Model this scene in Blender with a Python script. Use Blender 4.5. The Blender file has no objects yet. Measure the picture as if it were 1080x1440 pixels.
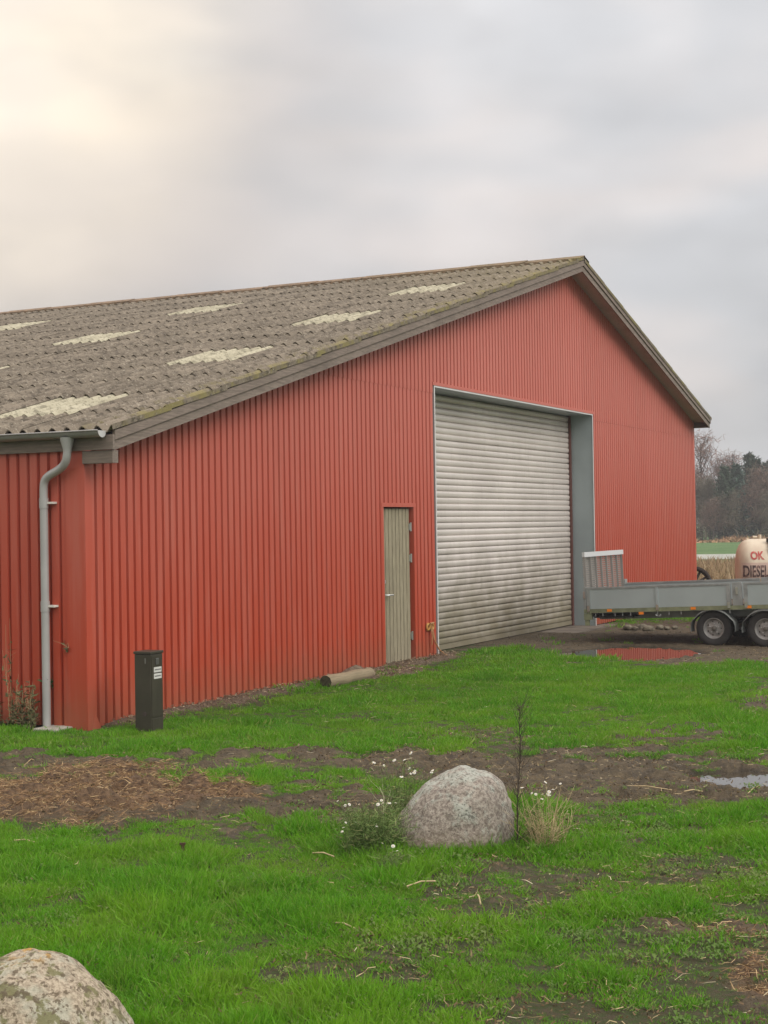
import bpy, math, random
import numpy as np
from mathutils import Matrix, Vector, noise as mnoise

random.seed(7); rng = np.random.default_rng(7)
scene = bpy.context.scene
COL = scene.collection
R = math.radians

# ------------------------------------------------------------------ camera
F_PX, PITCH, ROLL, H = 2142.0, 0.0091, 0.0161, 1.9
cp, sp, cr, sr = math.cos(PITCH), math.sin(PITCH), math.cos(ROLL), math.sin(ROLL)
fw = Vector((0, cp, sp)); up0 = Vector((0, -sp, cp)); rt0 = Vector((1, 0, 0))
rt = rt0 * cr - up0 * sr; up = rt0 * sr + up0 * cr
cam_d = bpy.data.cameras.new('camera'); cam = bpy.data.objects.new('camera', cam_d); COL.objects.link(cam)
M = Matrix(((rt.x, up.x, -fw.x, 0), (rt.y, up.y, -fw.y, 0), (rt.z, up.z, -fw.z, H), (0, 0, 0, 1)))
cam.matrix_world = M
cam_d.sensor_fit = 'VERTICAL'; cam_d.sensor_height = 36; cam_d.lens = 36 * F_PX / 1440
cam_d.clip_start = 0.1; cam_d.clip_end = 9000
scene.camera = cam

# ------------------------------------------------------------------ light
SUN_DIR = Vector((0.80, -0.62, 0.72)).normalized()      # towards the sun
SUN_STRENGTH, SKY_STRENGTH, OVERCAST = 1.5, 0.05, 1.0
scene.view_settings.view_transform = 'Standard'
scene.view_settings.look = 'None'
scene.view_settings.gamma = 1.0
scene.view_settings.exposure = 0.10
scene.view_settings.use_curve_mapping = False
sun_d = bpy.data.lights.new('sun', 'SUN'); sun = bpy.data.objects.new('sun', sun_d); COL.objects.link(sun)
sun_d.energy = SUN_STRENGTH; sun_d.angle = R(32); sun_d.color = (1.0, 0.95, 0.88)
sun.rotation_euler = SUN_DIR.to_track_quat('Z', 'Y').to_euler()

class NT:
    """tiny helper for node trees"""
    def __init__(s, tree): s.t = tree; s.n = tree.nodes; s.l = tree.links
    def add(s, typ, ins=None, **props):
        nd = s.n.new(typ)
        for k, v in props.items(): setattr(nd, k, v)
        for k, v in (ins or {}).items(): s.set(nd, k, v)
        return nd
    def set(s, nd, k, v):
        sock = nd.inputs[k]
        if isinstance(v, bpy.types.NodeSocket): s.l.new(v, sock)
        elif isinstance(v, bpy.types.Node): s.l.new(v.outputs[0], sock)
        else:
            if isinstance(v, tuple) and len(v) == 3 and sock.type == 'RGBA': v = v + (1,)
            sock.default_value = v
    def math(s, op, a, b=0.0, c=None, clamp=False):
        nd = s.add('ShaderNodeMath', operation=op); nd.use_clamp = clamp
        s.set(nd, 0, a); s.set(nd, 1, b)
        if c is not None: s.set(nd, 2, c)
        return nd.outputs[0]
    def mix(s, fac, a, b, blend='MIX'):
        nd = s.add('ShaderNodeMix', data_type='RGBA', blend_type=blend)
        s.set(nd, 0, fac); s.set(nd, 6, a); s.set(nd, 7, b)
        return nd.outputs[2]
    def noise(s, vec, scale, detail=4, rough=0.55, dist=0.0):
        nd = s.add('ShaderNodeTexNoise', {'Scale': scale, 'Detail': detail, 'Roughness': rough, 'Distortion': dist})
        if vec is not None: s.set(nd, 'Vector', vec)
        return nd.outputs[0]
    def ramp(s, fac, lo, hi):
        nd = s.add('ShaderNodeMapRange', {'From Min': lo, 'From Max': hi}); nd.clamp = True; nd.interpolation_type = 'SMOOTHSTEP'
        s.set(nd, 0, fac); return nd.outputs[0]
    def mapping(s, vec, scale=(1, 1, 1)):
        nd = s.add('ShaderNodeMapping', {'Scale': scale}); s.set(nd, 'Vector', vec); return nd.outputs[0]
    def sep(s, vec):
        nd = s.add('ShaderNodeSeparateXYZ'); s.set(nd, 0, vec); return nd.outputs

world = bpy.data.worlds.new('World'); scene.world = world; world.use_nodes = True
w = NT(world.node_tree); w.n.clear()
tc = w.add('ShaderNodeTexCoord'); dirv = tc.outputs['Generated']
sx, sy, sz = w.sep(dirv)
zc = w.math('MAXIMUM', sz, 0.0)
# overcast dome, three times brighter overhead than at the horizon
grad = w.math('MULTIPLY_ADD', zc, w.math('MULTIPLY_ADD', zc, 1.0, 0.45), 0.575)
def ray(px, py):
    a, b = px - 540, py - 720
    X = a * cr - b * sr; Y = a * sr + b * cr
    return Vector((X / F_PX, cp + Y / F_PX * sp, sp - Y / F_PX * cp))
glow_dir = ray(-90, -10).normalized()
dt = w.add('ShaderNodeVectorMath', operation='DOT_PRODUCT'); w.set(dt, 0, dirv); dt.inputs[1].default_value = glow_dir
glow = w.math('POWER', w.ramp(dt.outputs['Value'], math.cos(R(14)), 1.0), 1.5)
warp = w.mapping(dirv, (1, 1, 2.1))
n1 = w.noise(warp, 6.0, 2, 0.45, 0.2); n2 = w.noise(warp, 14.0, 2, 0.4, 0.15)
n3 = w.noise(w.mapping(dirv, (1, 1, 1.6)), 5.0, 2, 0.5, 0.3)
cl = w.ramp(n1, 0.36, 0.66)
skycol = w.mix(cl, (0.95, 0.955, 0.98), (1.035, 0.97, 0.945))
warm = w.ramp(w.math('ADD', w.math('MULTIPLY', sx, -2.2), w.math('MULTIPLY', w.math('SUBTRACT', n3, 0.5), 1.0)), -0.25, 0.6)
skycol = w.mix(w.math('MULTIPLY', warm, w.ramp(sz, 0.0, 0.2)), skycol, (1.06, 0.965, 0.905))
val = w.math('MULTIPLY', grad, w.math('ADD', 0.655, w.math('MULTIPLY', w.math('ADD', w.math('MULTIPLY', n2, 0.55), n1), 0.43)))
g2 = w.math('MULTIPLY', glow, w.math('ADD', 0.55, w.math('MULTIPLY', w.ramp(w.math('ADD', n3, w.math('MULTIPLY', n2, 0.3)), 0.45, 0.78), 0.55)))
for (cpx, cpy, rad_, amt) in ((330, 60, 8.5, -0.13), (120, 400, 7.0, -0.09), (640, 210, 7.0, 0.05), (980, 480, 6.0, 0.06)):
    dd_ = w.add('ShaderNodeVectorMath', operation='DOT_PRODUCT'); w.set(dd_, 0, dirv); dd_.inputs[1].default_value = ray(cpx, cpy).normalized()
    bl = w.ramp(w.math('ADD', dd_.outputs['Value'], w.math('MULTIPLY', w.math('SUBTRACT', n2, 0.5), 0.006)), math.cos(R(rad_)), 1.0)
    val = w.math('MULTIPLY', val, w.math('MULTIPLY_ADD', bl, amt, 1.0))
over = w.mix(1.0, skycol, w.add('ShaderNodeCombineColor', {0: val, 1: val, 2: val}).outputs[0], 'MULTIPLY')
gl = w.mix(g2, (0, 0, 0), (0.44, 0.35, 0.18))
over = w.mix(1.0, over, gl, 'ADD')
below = w.math('LESS_THAN', sz, -0.002)
over = w.mix(below, over, (0.12, 0.13, 0.09))
nish = w.add('ShaderNodeTexSky', sky_type='NISHITA'); nish.sun_disc = False
nish.sun_elevation = math.asin(SUN_DIR.z); nish.sun_rotation = math.atan2(SUN_DIR.x, SUN_DIR.y)
b1 = w.add('ShaderNodeBackground', {'Color': nish.outputs[0], 'Strength': SKY_STRENGTH * 0.0 + 0.05})
b2 = w.add('ShaderNodeBackground', {'Color': over, 'Strength': OVERCAST})
mx = w.add('ShaderNodeMixShader', {0: 0.92}); w.l.new(b1.outputs[0], mx.inputs[1]); w.l.new(b2.outputs[0], mx.inputs[2])
out = w.add('ShaderNodeOutputWorld'); w.l.new(mx.outputs[0], out.inputs[0])

# ------------------------------------------------------------------ helpers
def gpt(px, py, z=0.0):
    r = ray(px, py); k = (z - H) / r.z; return Vector((r.x * k, r.y * k, z))
def dpt(px, py, depth):
    r = ray(px, py); k = depth / r.y; return Vector((r.x * k, r.y * k, H + r.z * k))
def to_px(X, Y, Z):
    z = Z - H; d = Y * cp + z * sp; u = -Y * sp + z * cp
    x = X * F_PX / d; y = -u * F_PX / d
    return 540 + x * cr + y * sr, 720 - x * sr + y * cr

_mats = {}
def mat(name, col=(0.5, 0.5, 0.5), rough=0.7, metal=0.0, var=0.0, vscale=8, bump=0.0, bscale=40, spec=0.4, col2=None, detail=5, stretch=(1, 1, 1)):
    if name in _mats: return _mats[name]
    m = bpy.data.materials.new(name); m.use_nodes = True; t = NT(m.node_tree)
    b = m.node_tree.nodes['Principled BSDF']
    b.inputs['Roughness'].default_value = rough; b.inputs['Metallic'].default_value = metal
    b.inputs['Specular IOR Level'].default_value = spec
    co = t.add('ShaderNodeTexCoord').outputs['Object']
    if stretch != (1, 1, 1): co = t.mapping(co, stretch)
    if var or col2:
        c2 = col2 or tuple(c * (1 - var) for c in col)
        t.set(b, 'Base Color', t.mix(t.ramp(t.noise(co, vscale, detail), 0.3, 0.7), col, c2))
    else: t.set(b, 'Base Color', col)
    if bump:
        bp = t.add('ShaderNodeBump', {'Strength': 1.0, 'Distance': bump}); t.set(bp, 'Height', t.noise(co, bscale, 5)); t.set(b, 'Normal', bp.outputs[0])
    _mats[name] = m; m['_t'] = 0
    return m
def newmat(name):
    m = bpy.data.materials.new(name); m.use_nodes = True
    return m, NT(m.node_tree), m.node_tree.nodes['Principled BSDF']

class MB:
    def __init__(s): s.v = []; s.f = []; s.m = []; s.sm = []; s.cur = 0
    def quadgrid(s, rows, smooth=True, close=False):
        """rows: list of equal-length point lists"""
        b = len(s.v); n = len(rows[0])
        for r in rows: s.v.extend([tuple(p) for p in r])
        for i in range(len(rows) - 1):
            for j in range(n - 1 + (1 if close else 0)):
                j2 = (j + 1) % n
                s.f.append((b + i * n + j, b + i * n + j2, b + (i + 1) * n + j2, b + (i + 1) * n + j)); s.m.append(s.cur); s.sm.append(smooth)
    def face(s, pts, smooth=False):
        b = len(s.v); s.v.extend([tuple(p) for p in pts]); s.f.append(tuple(range(b, b + len(pts)))); s.m.append(s.cur); s.sm.append(smooth)
    def box(s, x0, x1, y0, y1, z0, z1, T=None):
        c = [(x0, y0, z0), (x1, y0, z0), (x1, y1, z0), (x0, y1, z0), (x0, y0, z1), (x1, y0, z1), (x1, y1, z1), (x0, y1, z1)]
        if T is not None: c = [tuple(T @ Vector(p)) for p in c]
        b = len(s.v); s.v.extend(c)
        for f in [(0, 3, 2, 1), (4, 5, 6, 7), (0, 1, 5, 4), (1, 2, 6, 5), (2, 3, 7, 6), (3, 0, 4, 7)]:
            s.f.append(tuple(b + i for i in f)); s.m.append(s.cur); s.sm.append(False)
    def tube(s, pts, rad, seg=8, cap=True):
        pts = [Vector(p) for p in pts]
        if not isinstance(rad, (list, tuple)): rad = [rad] * len(pts)
        rows = []; ref = None
        for i, p in enumerate(pts):
            d = (pts[min(i + 1, len(pts) - 1)] - pts[max(i - 1, 0)]).normalized()
            if ref is None:
                ref = Vector((0, 0, 1)) if abs(d.z) < 0.9 else Vector((1, 0, 0))
            a = d.cross(ref).normalized(); bb = d.cross(a).normalized(); ref = -bb if False else ref
            rows.append([p + (a * math.cos(2 * math.pi * k / seg) + bb * math.sin(2 * math.pi * k / seg)) * rad[i] for k in range(seg)])
        s.quadgrid(rows, seg > 4, close=True)
        if cap:
            s.face(rows[0]); s.face(rows[-1])
    def lathe(s, prof, seg=24, T=None):
        """prof: (r, h) along +z"""
        rows = []
        for r, h in prof:
            row = [Vector((r * math.cos(2 * math.pi * k / seg), r * math.sin(2 * math.pi * k / seg), h)) for k in range(seg)]
            if T is not None: row = [T @ p for p in row]
            rows.append(row)
        s.quadgrid(rows, True, close=True)
    def mesh(s, name, mats):
        me = bpy.data.meshes.new(name)
        me.from_pydata(s.v, [], s.f); 
        for m_ in (mats if isinstance(mats, (list, tuple)) else [mats]): me.materials.append(m_)
        me.polygons.foreach_set('material_index', s.m); me.polygons.foreach_set('use_smooth', s.sm); me.update()
        return me
    def build(s, name, mats, parent=None, bevel=0.0):
        o = bpy.data.objects.new(name, s.mesh(name, mats)); COL.objects.link(o)
        if parent: o.parent = parent
        if bevel:
            md = o.modifiers.new('bevel', 'BEVEL'); md.width = bevel; md.segments = 2; md.limit_method = 'ANGLE'
        return o
def link(name, me, parent=None):
    o = bpy.data.objects.new(name, me); COL.objects.link(o)
    if parent: o.parent = parent
    return o
def tag(o, label=None, cat=None, group=None, kind=None):
    if label: o['label'] = label
    if cat: o['category'] = cat
    if group: o['group'] = group
    if kind: o['kind'] = kind
    return o
def empty(name, loc=(0, 0, 0), rot=(0, 0, 0)):
    o = bpy.data.objects.new(name, None); COL.objects.link(o); o.location = loc; o.rotation_euler = rot; o.empty_display_size = 0.2
    return o
def boxpart(name, m, parent, x0, x1, y0, y1, z0, z1, bevel=0.0, T=None):
    b = MB(); b.box(x0, x1, y0, y1, z0, z1, T); return b.build(name, m, parent, bevel)

# numpy value noise
_perm = rng.random((512, 512))
def vnoise(x, y):
    xi = np.floor(x).astype(int); yi = np.floor(y).astype(int); fx = x - xi; fy = y - yi
    fx = fx * fx * (3 - 2 * fx); fy = fy * fy * (3 - 2 * fy)
    g = lambda a, b: _perm[a % 512, b % 512]
    return (g(xi, yi) * (1 - fx) + g(xi + 1, yi) * fx) * (1 - fy) + (g(xi, yi + 1) * (1 - fx) + g(xi + 1, yi + 1) * fx) * fy
def fbm(x, y, s, o=4, ox=0.0):
    r = 0; a = 0.5; t = 0
    for i in range(o):
        r = r + a * vnoise(x * s + 17.3 * i + ox, y * s + 5.1 * i + ox); t += a; a *= 0.55; s *= 2.1
    return r / t

# ------------------------------------------------------------------ barn numbers
AZ = 0.4598; CX, CY = -2.8601, 14.5232
Gd = Vector((math.sin(AZ), math.cos(AZ), 0)); Od = Vector((math.cos(AZ), -math.sin(AZ), 0))
W, TA, ZA, SL, OV = 22.2155, 13.6412, 6.5244, 0.2659, 0.386
ZS, TL, TR, ZH, TD1, TD2, ZD, REC = 3.8113, 8.0307, 15.0817, 3.8893, 6.3343, 7.3291, 2.1729, 0.4121
BL = 17.0
ROT = math.pi / 2 - AZ
def bw(t, y, z=0): # barn local -> world
    p = Vector((CX, CY, 0)) + Gd * t - Od * y; p.z = z; return p
def roofz(t): return ZA - SL * abs(TA - t)

# ------------------------------------------------------------------ ground masks (soft patches laid out on the ground)
def sstep(x, a, b):
    t = np.clip((x - a) / (b - a), 0, 1); return t * t * (3 - 2 * t)
def polyline_band(px, py, xs, ylo, yhi, soft):
    lo = np.interp(px, xs, ylo); hi = np.interp(px, xs, yhi)
    return sstep(py, lo - soft, lo + soft) * (1 - sstep(py, hi - soft, hi + soft))
def ell(px, py, cx, cy, rx, ry, e=0.35):
    d = np.sqrt(((px - cx) / rx) ** 2 + ((py - cy) / ry) ** 2); return 1 - sstep(d, 1 - e, 1 + e)
def masks(X, Y):
    px, py = to_px(X, np.maximum(Y, 1.0), 0.0)
    wob = (fbm(X, Y, 1.1, 4) - 0.5); wob2 = (fbm(X, Y, 4.5, 4, 31) - 0.5)
    sc = np.maximum(py - 735, 6) / 350.0
    qy = py + (wob * 46 + wob2 * 50) * sc; qx = px + (fbm(X, Y, 1.4, 3, 77) - 0.5) * 160 * sc
    mud = polyline_band(qx, qy, [-2000, 0, 200, 450, 700, 900, 1080, 3000], [1056, 1054, 1056, 1058, 1060, 1066, 1070, 1075], [1080, 1082, 1082, 1080, 1104, 1112, 1114, 1112], 8)
    mud = np.maximum(mud, polyline_band(qx, qy, [-2500, 0, 150, 300, 430, 520, 600, 740, 860, 960, 1100, 1101], [1090, 1092, 1092, 1096, 1106, 1112, 1116, 1090, 1085, 1090, 1100, 1400], [1160, 1158, 1158, 1162, 1162, 1160, 1140, 1128, 1146, 1138, 1130, 1100], 9))
    mud = np.maximum(mud, 0.5 * ell(qx, qy, 880, 1165, 120, 16))
    mud = np.maximum(mud, 0.35 * ell(qx, qy, 980, 1225, 130, 14))
    mud = np.maximum(mud, 0.42 * ell(qx, qy, 720, 1245, 110, 20))
    mud = np.maximum(mud, 0.40 * ell(qx, qy, 560, 1345, 110, 16))
    mud = np.maximum(mud, 0.38 * ell(qx, qy, 420, 1370, 60, 16))
    mud = np.maximum(mud, 0.62 * ell(qx, qy, 1010, 1315, 100, 18))
    mud = np.maximum(mud, 0.85 * ell(qx, qy, 1080, 1410, 60, 40))
    mud = np.maximum(mud, 0.5 * ell(qx, qy, 650, 1210, 110, 20))
    mud = np.maximum(mud, 0.8 * ell(qx, qy, 1075, 985, 40, 14))
    mud = np.maximum(mud, 0.7 * ell(qx, qy, 940, 1035, 80, 10))
    mud = np.maximum(mud, 0.45 * ell(qx, qy, 700, 1038, 160, 12))
    # yard in front of the shutter and under the trailer
    yard = 1 - sstep(qy, np.interp(px, [620, 700, 780, 860, 960, 1080, 1300], [905, 912, 918, 926, 934, 940, 948]) - 3, np.interp(px, [620, 700, 780, 860, 960, 1080, 1300], [905, 912, 918, 926, 934, 940, 948]) + 4)
    yard = yard * (1 - sstep(Y, 27, 31)) * sstep(px, 600, 650)
    mud = np.maximum(mud, yard)
    # strip along the wall base
    t = (X - CX) * Gd.x + (Y - CY) * Gd.y; n = (X - CX) * Od.x + (Y - CY) * Od.y
    strip = (1 - sstep(n + wob * 0.5, 0.16, 0.42)) * sstep(n, -0.3, 0.0) * sstep(t, 0.0, 0.5) * (1 - sstep(t, 8.2, 9.0))
    patch = 0.8 * ell(t, n, 5.6, 0.45, 0.9, 0.35) 
    strip = np.maximum(strip, patch)
    # straw litter
    straw = ell(qx, qy, 190, 1112, 150, 28, 0.4); straw = np.maximum(straw, 0.7 * ell(qx, qy, 60, 1128, 190, 30, 0.4))
    straw = np.maximum(straw, 0.8 * ell(qx, qy, 1085, 1395, 50, 22)); straw = np.maximum(straw, 0.45 * ell(qx, qy, 1020, 1320, 80, 12))
    # puddles
    pud = ell(px + wob2 * 30, py + wob2 * 9, 905, 917.5, 78, 8.5, 0.25)
    pud = np.maximum(pud, ell(px + wob2 * 30, py + wob2 * 6, 825, 920, 40, 7, 0.3))
    pud = np.maximum(pud, ell(px + wob2 * 90, py + wob2 * 12, 1090, 1096, 110, 12, 0.2))
    pud = np.maximum(pud, 0.9 * ell(px + wob2 * 90, py + wob2 * 14, 990, 1088, 44, 4.5, 0.3))
    patchy = fbm(X, Y, 2.2, 4, 11)
    return dict(mud=np.clip(mud, 0, 1), strip=np.clip(strip, 0, 1), straw=np.clip(straw, 0, 1), pud=np.clip(pud, 0, 1), patchy=patchy, px=px, py=py, t=t, n=n, yard=yard)
def height(X, Y, mk):
    m = np.maximum(mk['mud'], mk['strip'] * 0.6)
    rid = 1 - np.abs(fbm(X * 0.8, Y, 3.2, 4, 50) * 2 - 1)
    hz = m * ((rid - 0.75) * 0.17 + (fbm(X, Y, 9, 3, 9) - 0.5) * 0.07) * (1 - 0.72 * mk['yard'])
    hz = hz + (fbm(X, Y, 1.3, 3, 5) - 0.5) * 0.03
    hz = hz + mk['straw'] * (0.05 + (fbm(X, Y, 5, 3, 22) - 0.5) * 0.20) * (mk['py'] < 1200)
    fade = 1 - sstep(Y, 30, 40)
    hz = hz * fade * (1 - 0.8 * sstep(-mk['n'], -0.35, 0.0) * (mk['t'] > -1))
    hz = hz * (1 - sstep(mk['pud'], 0.0, 0.5)) - sstep(mk['pud'], 0.0, 0.6) * 0.06
    hz = np.where((mk['t'] > 8.0) & (mk['t'] < 15.1) & (mk['n'] < 0.7) & (mk['n'] > -1), hz * 0.35 + 0.012 - 0.03 * (mk['t'] > 13.2), hz)
    hz = hz + 0.055 * mk['strip'] * (mk['t'] < 8.3)
    return hz

def grow(a, b, r0, grow_, sign=1):
    out = []; x = a; d = r0
    while (x < b if sign > 0 else x > b):
        out.append(x); x += sign * d; d *= grow_
    out.append(b); return out
ys = [y for y in grow(4.4, -300, 0.2, 1.35, -1)][::-1]
y = ys[-1]
while y < 32: y += 0.0042 * y + 0.002; ys.append(y)
ys += grow(ys[-1] + 0.3, 800, 0.4, 1.12)
xc = list(np.arange(-6.0, 9.5, 0.036))
xs = grow(-6.2, -600, 0.3, 1.25, -1)[::-1] + xc + grow(9.7, 600, 0.3, 1.25)
XX, YY = np.meshgrid(np.array(xs), np.array(ys))
mk = masks(XX, YY); ZZ = height(XX, YY, mk)
nx, ny = len(xs), len(ys)
co = np.stack([XX, YY, ZZ], -1).reshape(-1, 3).astype(np.float32)
i = np.arange(nx - 1)[None, :] + np.arange(ny - 1)[:, None] * nx
quads = np.stack([i, i + 1, i + 1 + nx, i + nx], -1).reshape(-1, 4)
me = bpy.data.meshes.new('ground'); me.vertices.add(len(co)); me.vertices.foreach_set('co', co.ravel())
me.loops.add(quads.size); me.loops.foreach_set('vertex_index', quads.ravel().astype(np.int32))
me.polygons.add(len(quads)); me.polygons.foreach_set('loop_start', (np.arange(len(quads)) * 4).astype(np.int32))
me.polygons.foreach_set('loop_total', np.full(len(quads), 4, np.int32)); me.polygons.foreach_set('use_smooth', np.ones(len(quads), bool))
me.update(); me.validate()
for nm in ('mud', 'strip', 'straw', 'pud'):
    at = me.attributes.new(nm, 'FLOAT', 'POINT'); at.data.foreach_set('value', mk[nm].ravel().astype(np.float32))
gm, t, b = newmat('ground_soil_and_turf')
geo = t.add('ShaderNodeNewGeometry').outputs['Position']
att = lambda n_: t.add('ShaderNodeAttribute', attribute_name=n_).outputs['Fac']
na = t.noise(geo, 1.6, 5); nb = t.noise(geo, 22, 6, 0.65); nc = t.noise(geo, 7, 5, 0.6); nd_ = t.noise(geo, 90, 4, 0.7)
mudc = t.mix(t.ramp(nc, 0.3, 0.7), (0.142, 0.110, 0.068), (0.066, 0.051, 0.031))
mudc = t.mix(t.ramp(nb, 0.5, 0.75), mudc, (0.185, 0.142, 0.085))
turf = t.mix(t.ramp(nb, 0.35, 0.65), (0.048, 0.070, 0.016), (0.082, 0.064, 0.034))
gsep = t.sep(geo)
farg = t.mix(t.ramp(t.noise(t.mapping(geo, (0.35, 0.9, 1)), 0.5, 8, 0.75), 0.38, 0.62), (0.045, 0.125, 0.030), (0.120, 0.190, 0.060))
outer = t.math('SUBTRACT', t.math('ABSOLUTE', gsep[0]), t.math('MULTIPLY', gsep[1], 0.42))
turf = t.mix(t.math('MAXIMUM', t.ramp(gsep[1], 27, 40), t.ramp(outer, 1.2, 2.4)), turf, farg)
mudc = t.mix(t.math('MULTIPLY', t.ramp(t.noise(geo, 13, 5, 0.6), 0.55, 0.68), 0.5), mudc, (0.040, 0.030, 0.021))
mfac = t.ramp(t.math('ADD', att('mud'), t.math('MULTIPLY', t.math('SUBTRACT', nb, 0.5), 0.5)), 0.25, 0.6)
colr = t.mix(mfac, turf, mudc)
stripc = t.mix(t.ramp(nd_, 0.4, 0.6), (0.21, 0.155, 0.105), (0.10, 0.07, 0.048))
colr = t.mix(t.ramp(att('strip'), 0.2, 0.7), colr, stripc)
strawc = t.mix(t.ramp(nb, 0.4, 0.65), (0.20, 0.125, 0.07), (0.085, 0.052, 0.032))
colr = t.mix(t.ramp(att('straw'), 0.2, 0.8), colr, strawc)
wet = t.ramp(att('pud'), 0.02, 0.35)
colr = t.mix(t.math('MULTIPLY', wet, 0.75), colr, (0.035, 0.026, 0.018))
t.set(b, 'Base Color', colr)
rg = t.math('SUBTRACT', 0.92, t.math('MULTIPLY', mfac, t.math('MULTIPLY', t.ramp(nc, 0.5, 0.72), 0.30)))
rg = t.math('SUBTRACT', rg, t.math('MULTIPLY', wet, 0.3)); t.set(b, 'Roughness', rg)
b.inputs['Specular IOR Level'].default_value = 0.35
bp = t.add('ShaderNodeBump', {'Strength': 1.0, 'Distance': 0.045}); t.set(bp, 'Height', t.math('ADD', t.math('MULTIPLY', nc, 1.3), t.math('ADD', t.math('MULTIPLY', nb, 1.0), t.math('MULTIPLY', nd_, 0.35)))); t.set(b, 'Normal', bp.outputs[0])
me.materials.append(gm)
ground = link('ground', me); tag(ground, 'muddy farmyard and turf reaching to the field behind', kind='structure')

wm, t, b = newmat('puddle_water')
t.set(b, 'Base Color', (0.045, 0.036, 0.026)); b.inputs['Roughness'].default_value = 0.012; b.inputs['IOR'].default_value = 1.5
b.inputs['Specular IOR Level'].default_value = 1.0
bp = t.add('ShaderNodeBump', {'Strength': 0.05, 'Distance': 0.001}); t.set(bp, 'Height', t.noise(t.add('ShaderNodeNewGeometry').outputs['Position'], 9, 2)); t.set(b, 'Normal', bp.outputs[0])
for (a, b_, c, d, lab) in ((770, 1010, 900, 942, 'shallow puddle on the yard reflecting the red wall beside the trailer'), (930, 1230, 1078, 1116, 'pale puddle reflecting sky in the rutted mud at the right')):
    zl = -0.024 if a < 900 else -0.014
    q = MB(); q.face([gpt(a, d, zl), gpt(b_, d, zl), gpt(b_, c, zl), gpt(a, c, zl)])
    o = q.build('puddle', wm); tag(o, lab, kind='structure')

# ------------------------------------------------------------------ materials
def red_paint():
    m, t, b = newmat('red_painted_sheet')
    co = t.add('ShaderNodeTexCoord', object=None); pos = t.add('ShaderNodeNewGeometry').outputs['Position']
    p = t.sep(pos)
    st = t.noise(t.mapping(pos, (5, 5, 0.35)), 2.2, 5, 0.6); sp_ = t.noise(pos, 2.4, 4)
    c = t.mix(t.ramp(p[2], 0.2, 4.8), (0.435, 0.055, 0.021), (0.56, 0.160, 0.122))  # glare veil painted into the red: paler and pinker towards the wall top
    c = t.mix(t.math('MULTIPLY', t.ramp(st, 0.40, 0.72), 0.28), c, (0.52, 0.20, 0.155))
    c = t.mix(t.math('MULTIPLY', t.ramp(sp_, 0.55, 0.8), 0.18), c, (0.36, 0.075, 0.04))
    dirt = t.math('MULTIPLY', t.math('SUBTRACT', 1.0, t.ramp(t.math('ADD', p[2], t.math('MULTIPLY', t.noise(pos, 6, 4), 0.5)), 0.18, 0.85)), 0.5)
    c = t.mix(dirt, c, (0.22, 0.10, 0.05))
    c = t.mix(t.math('MULTIPLY', t.add('ShaderNodeObjectInfo').outputs['Random'], 0.12), c, (0.30, 0.06, 0.035))
    t.set(b, 'Base Color', c); b.inputs['Roughness'].default_value = 0.52; b.inputs['Specular IOR Level'].default_value = 0.35
    bp = t.add('ShaderNodeBump', {'Strength': 0.2, 'Distance': 0.004}); t.set(bp, 'Height', t.noise(t.mapping(pos, (1, 1, 0.4)), 3.0, 2)); t.set(b, 'Normal', bp.outputs[0])
    return m
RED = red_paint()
def weathered_wood(name, c1, c2, axis):
    m, t, b = newmat(name); co = t.add('ShaderNodeTexCoord').outputs['Object']
    s = {'x': (1.2, 14, 14), 'y': (14, 1.2, 14), 'z': (14, 14, 1.0)}[axis]
    g = t.noise(t.mapping(co, s), 4.0, 6, 0.65, 0.4); k = t.noise(co, 1.3, 4)
    c = t.mix(t.ramp(g, 0.3, 0.7), c1, c2); c = t.mix(t.math('MULTIPLY', t.ramp(k, 0.5, 0.75), 0.4), c, tuple(x * 0.55 for x in c2))
    t.set(b, 'Base Color', c); b.inputs['Roughness'].default_value = 0.85
    bp = t.add('ShaderNodeBump', {'Strength': 0.6, 'Distance': 0.004}); t.set(bp, 'Height', g); t.set(b, 'Normal', bp.outputs[0])
    return m
BOARD = weathered_wood('weathered_bargeboard', (0.265, 0.212, 0.175), (0.165, 0.132, 0.108), 'x')
BOARDY = weathered_wood('weathered_fascia', (0.25, 0.20, 0.165), (0.16, 0.13, 0.108), 'y')
SOFF = weathered_wood('soffit_board', (0.50, 0.42, 0.40), (0.38, 0.32, 0.30), 'x')
DOORW = weathered_wood('olive_door_plank', (0.36, 0.315, 0.215), (0.22, 0.19, 0.125), 'z')
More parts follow.
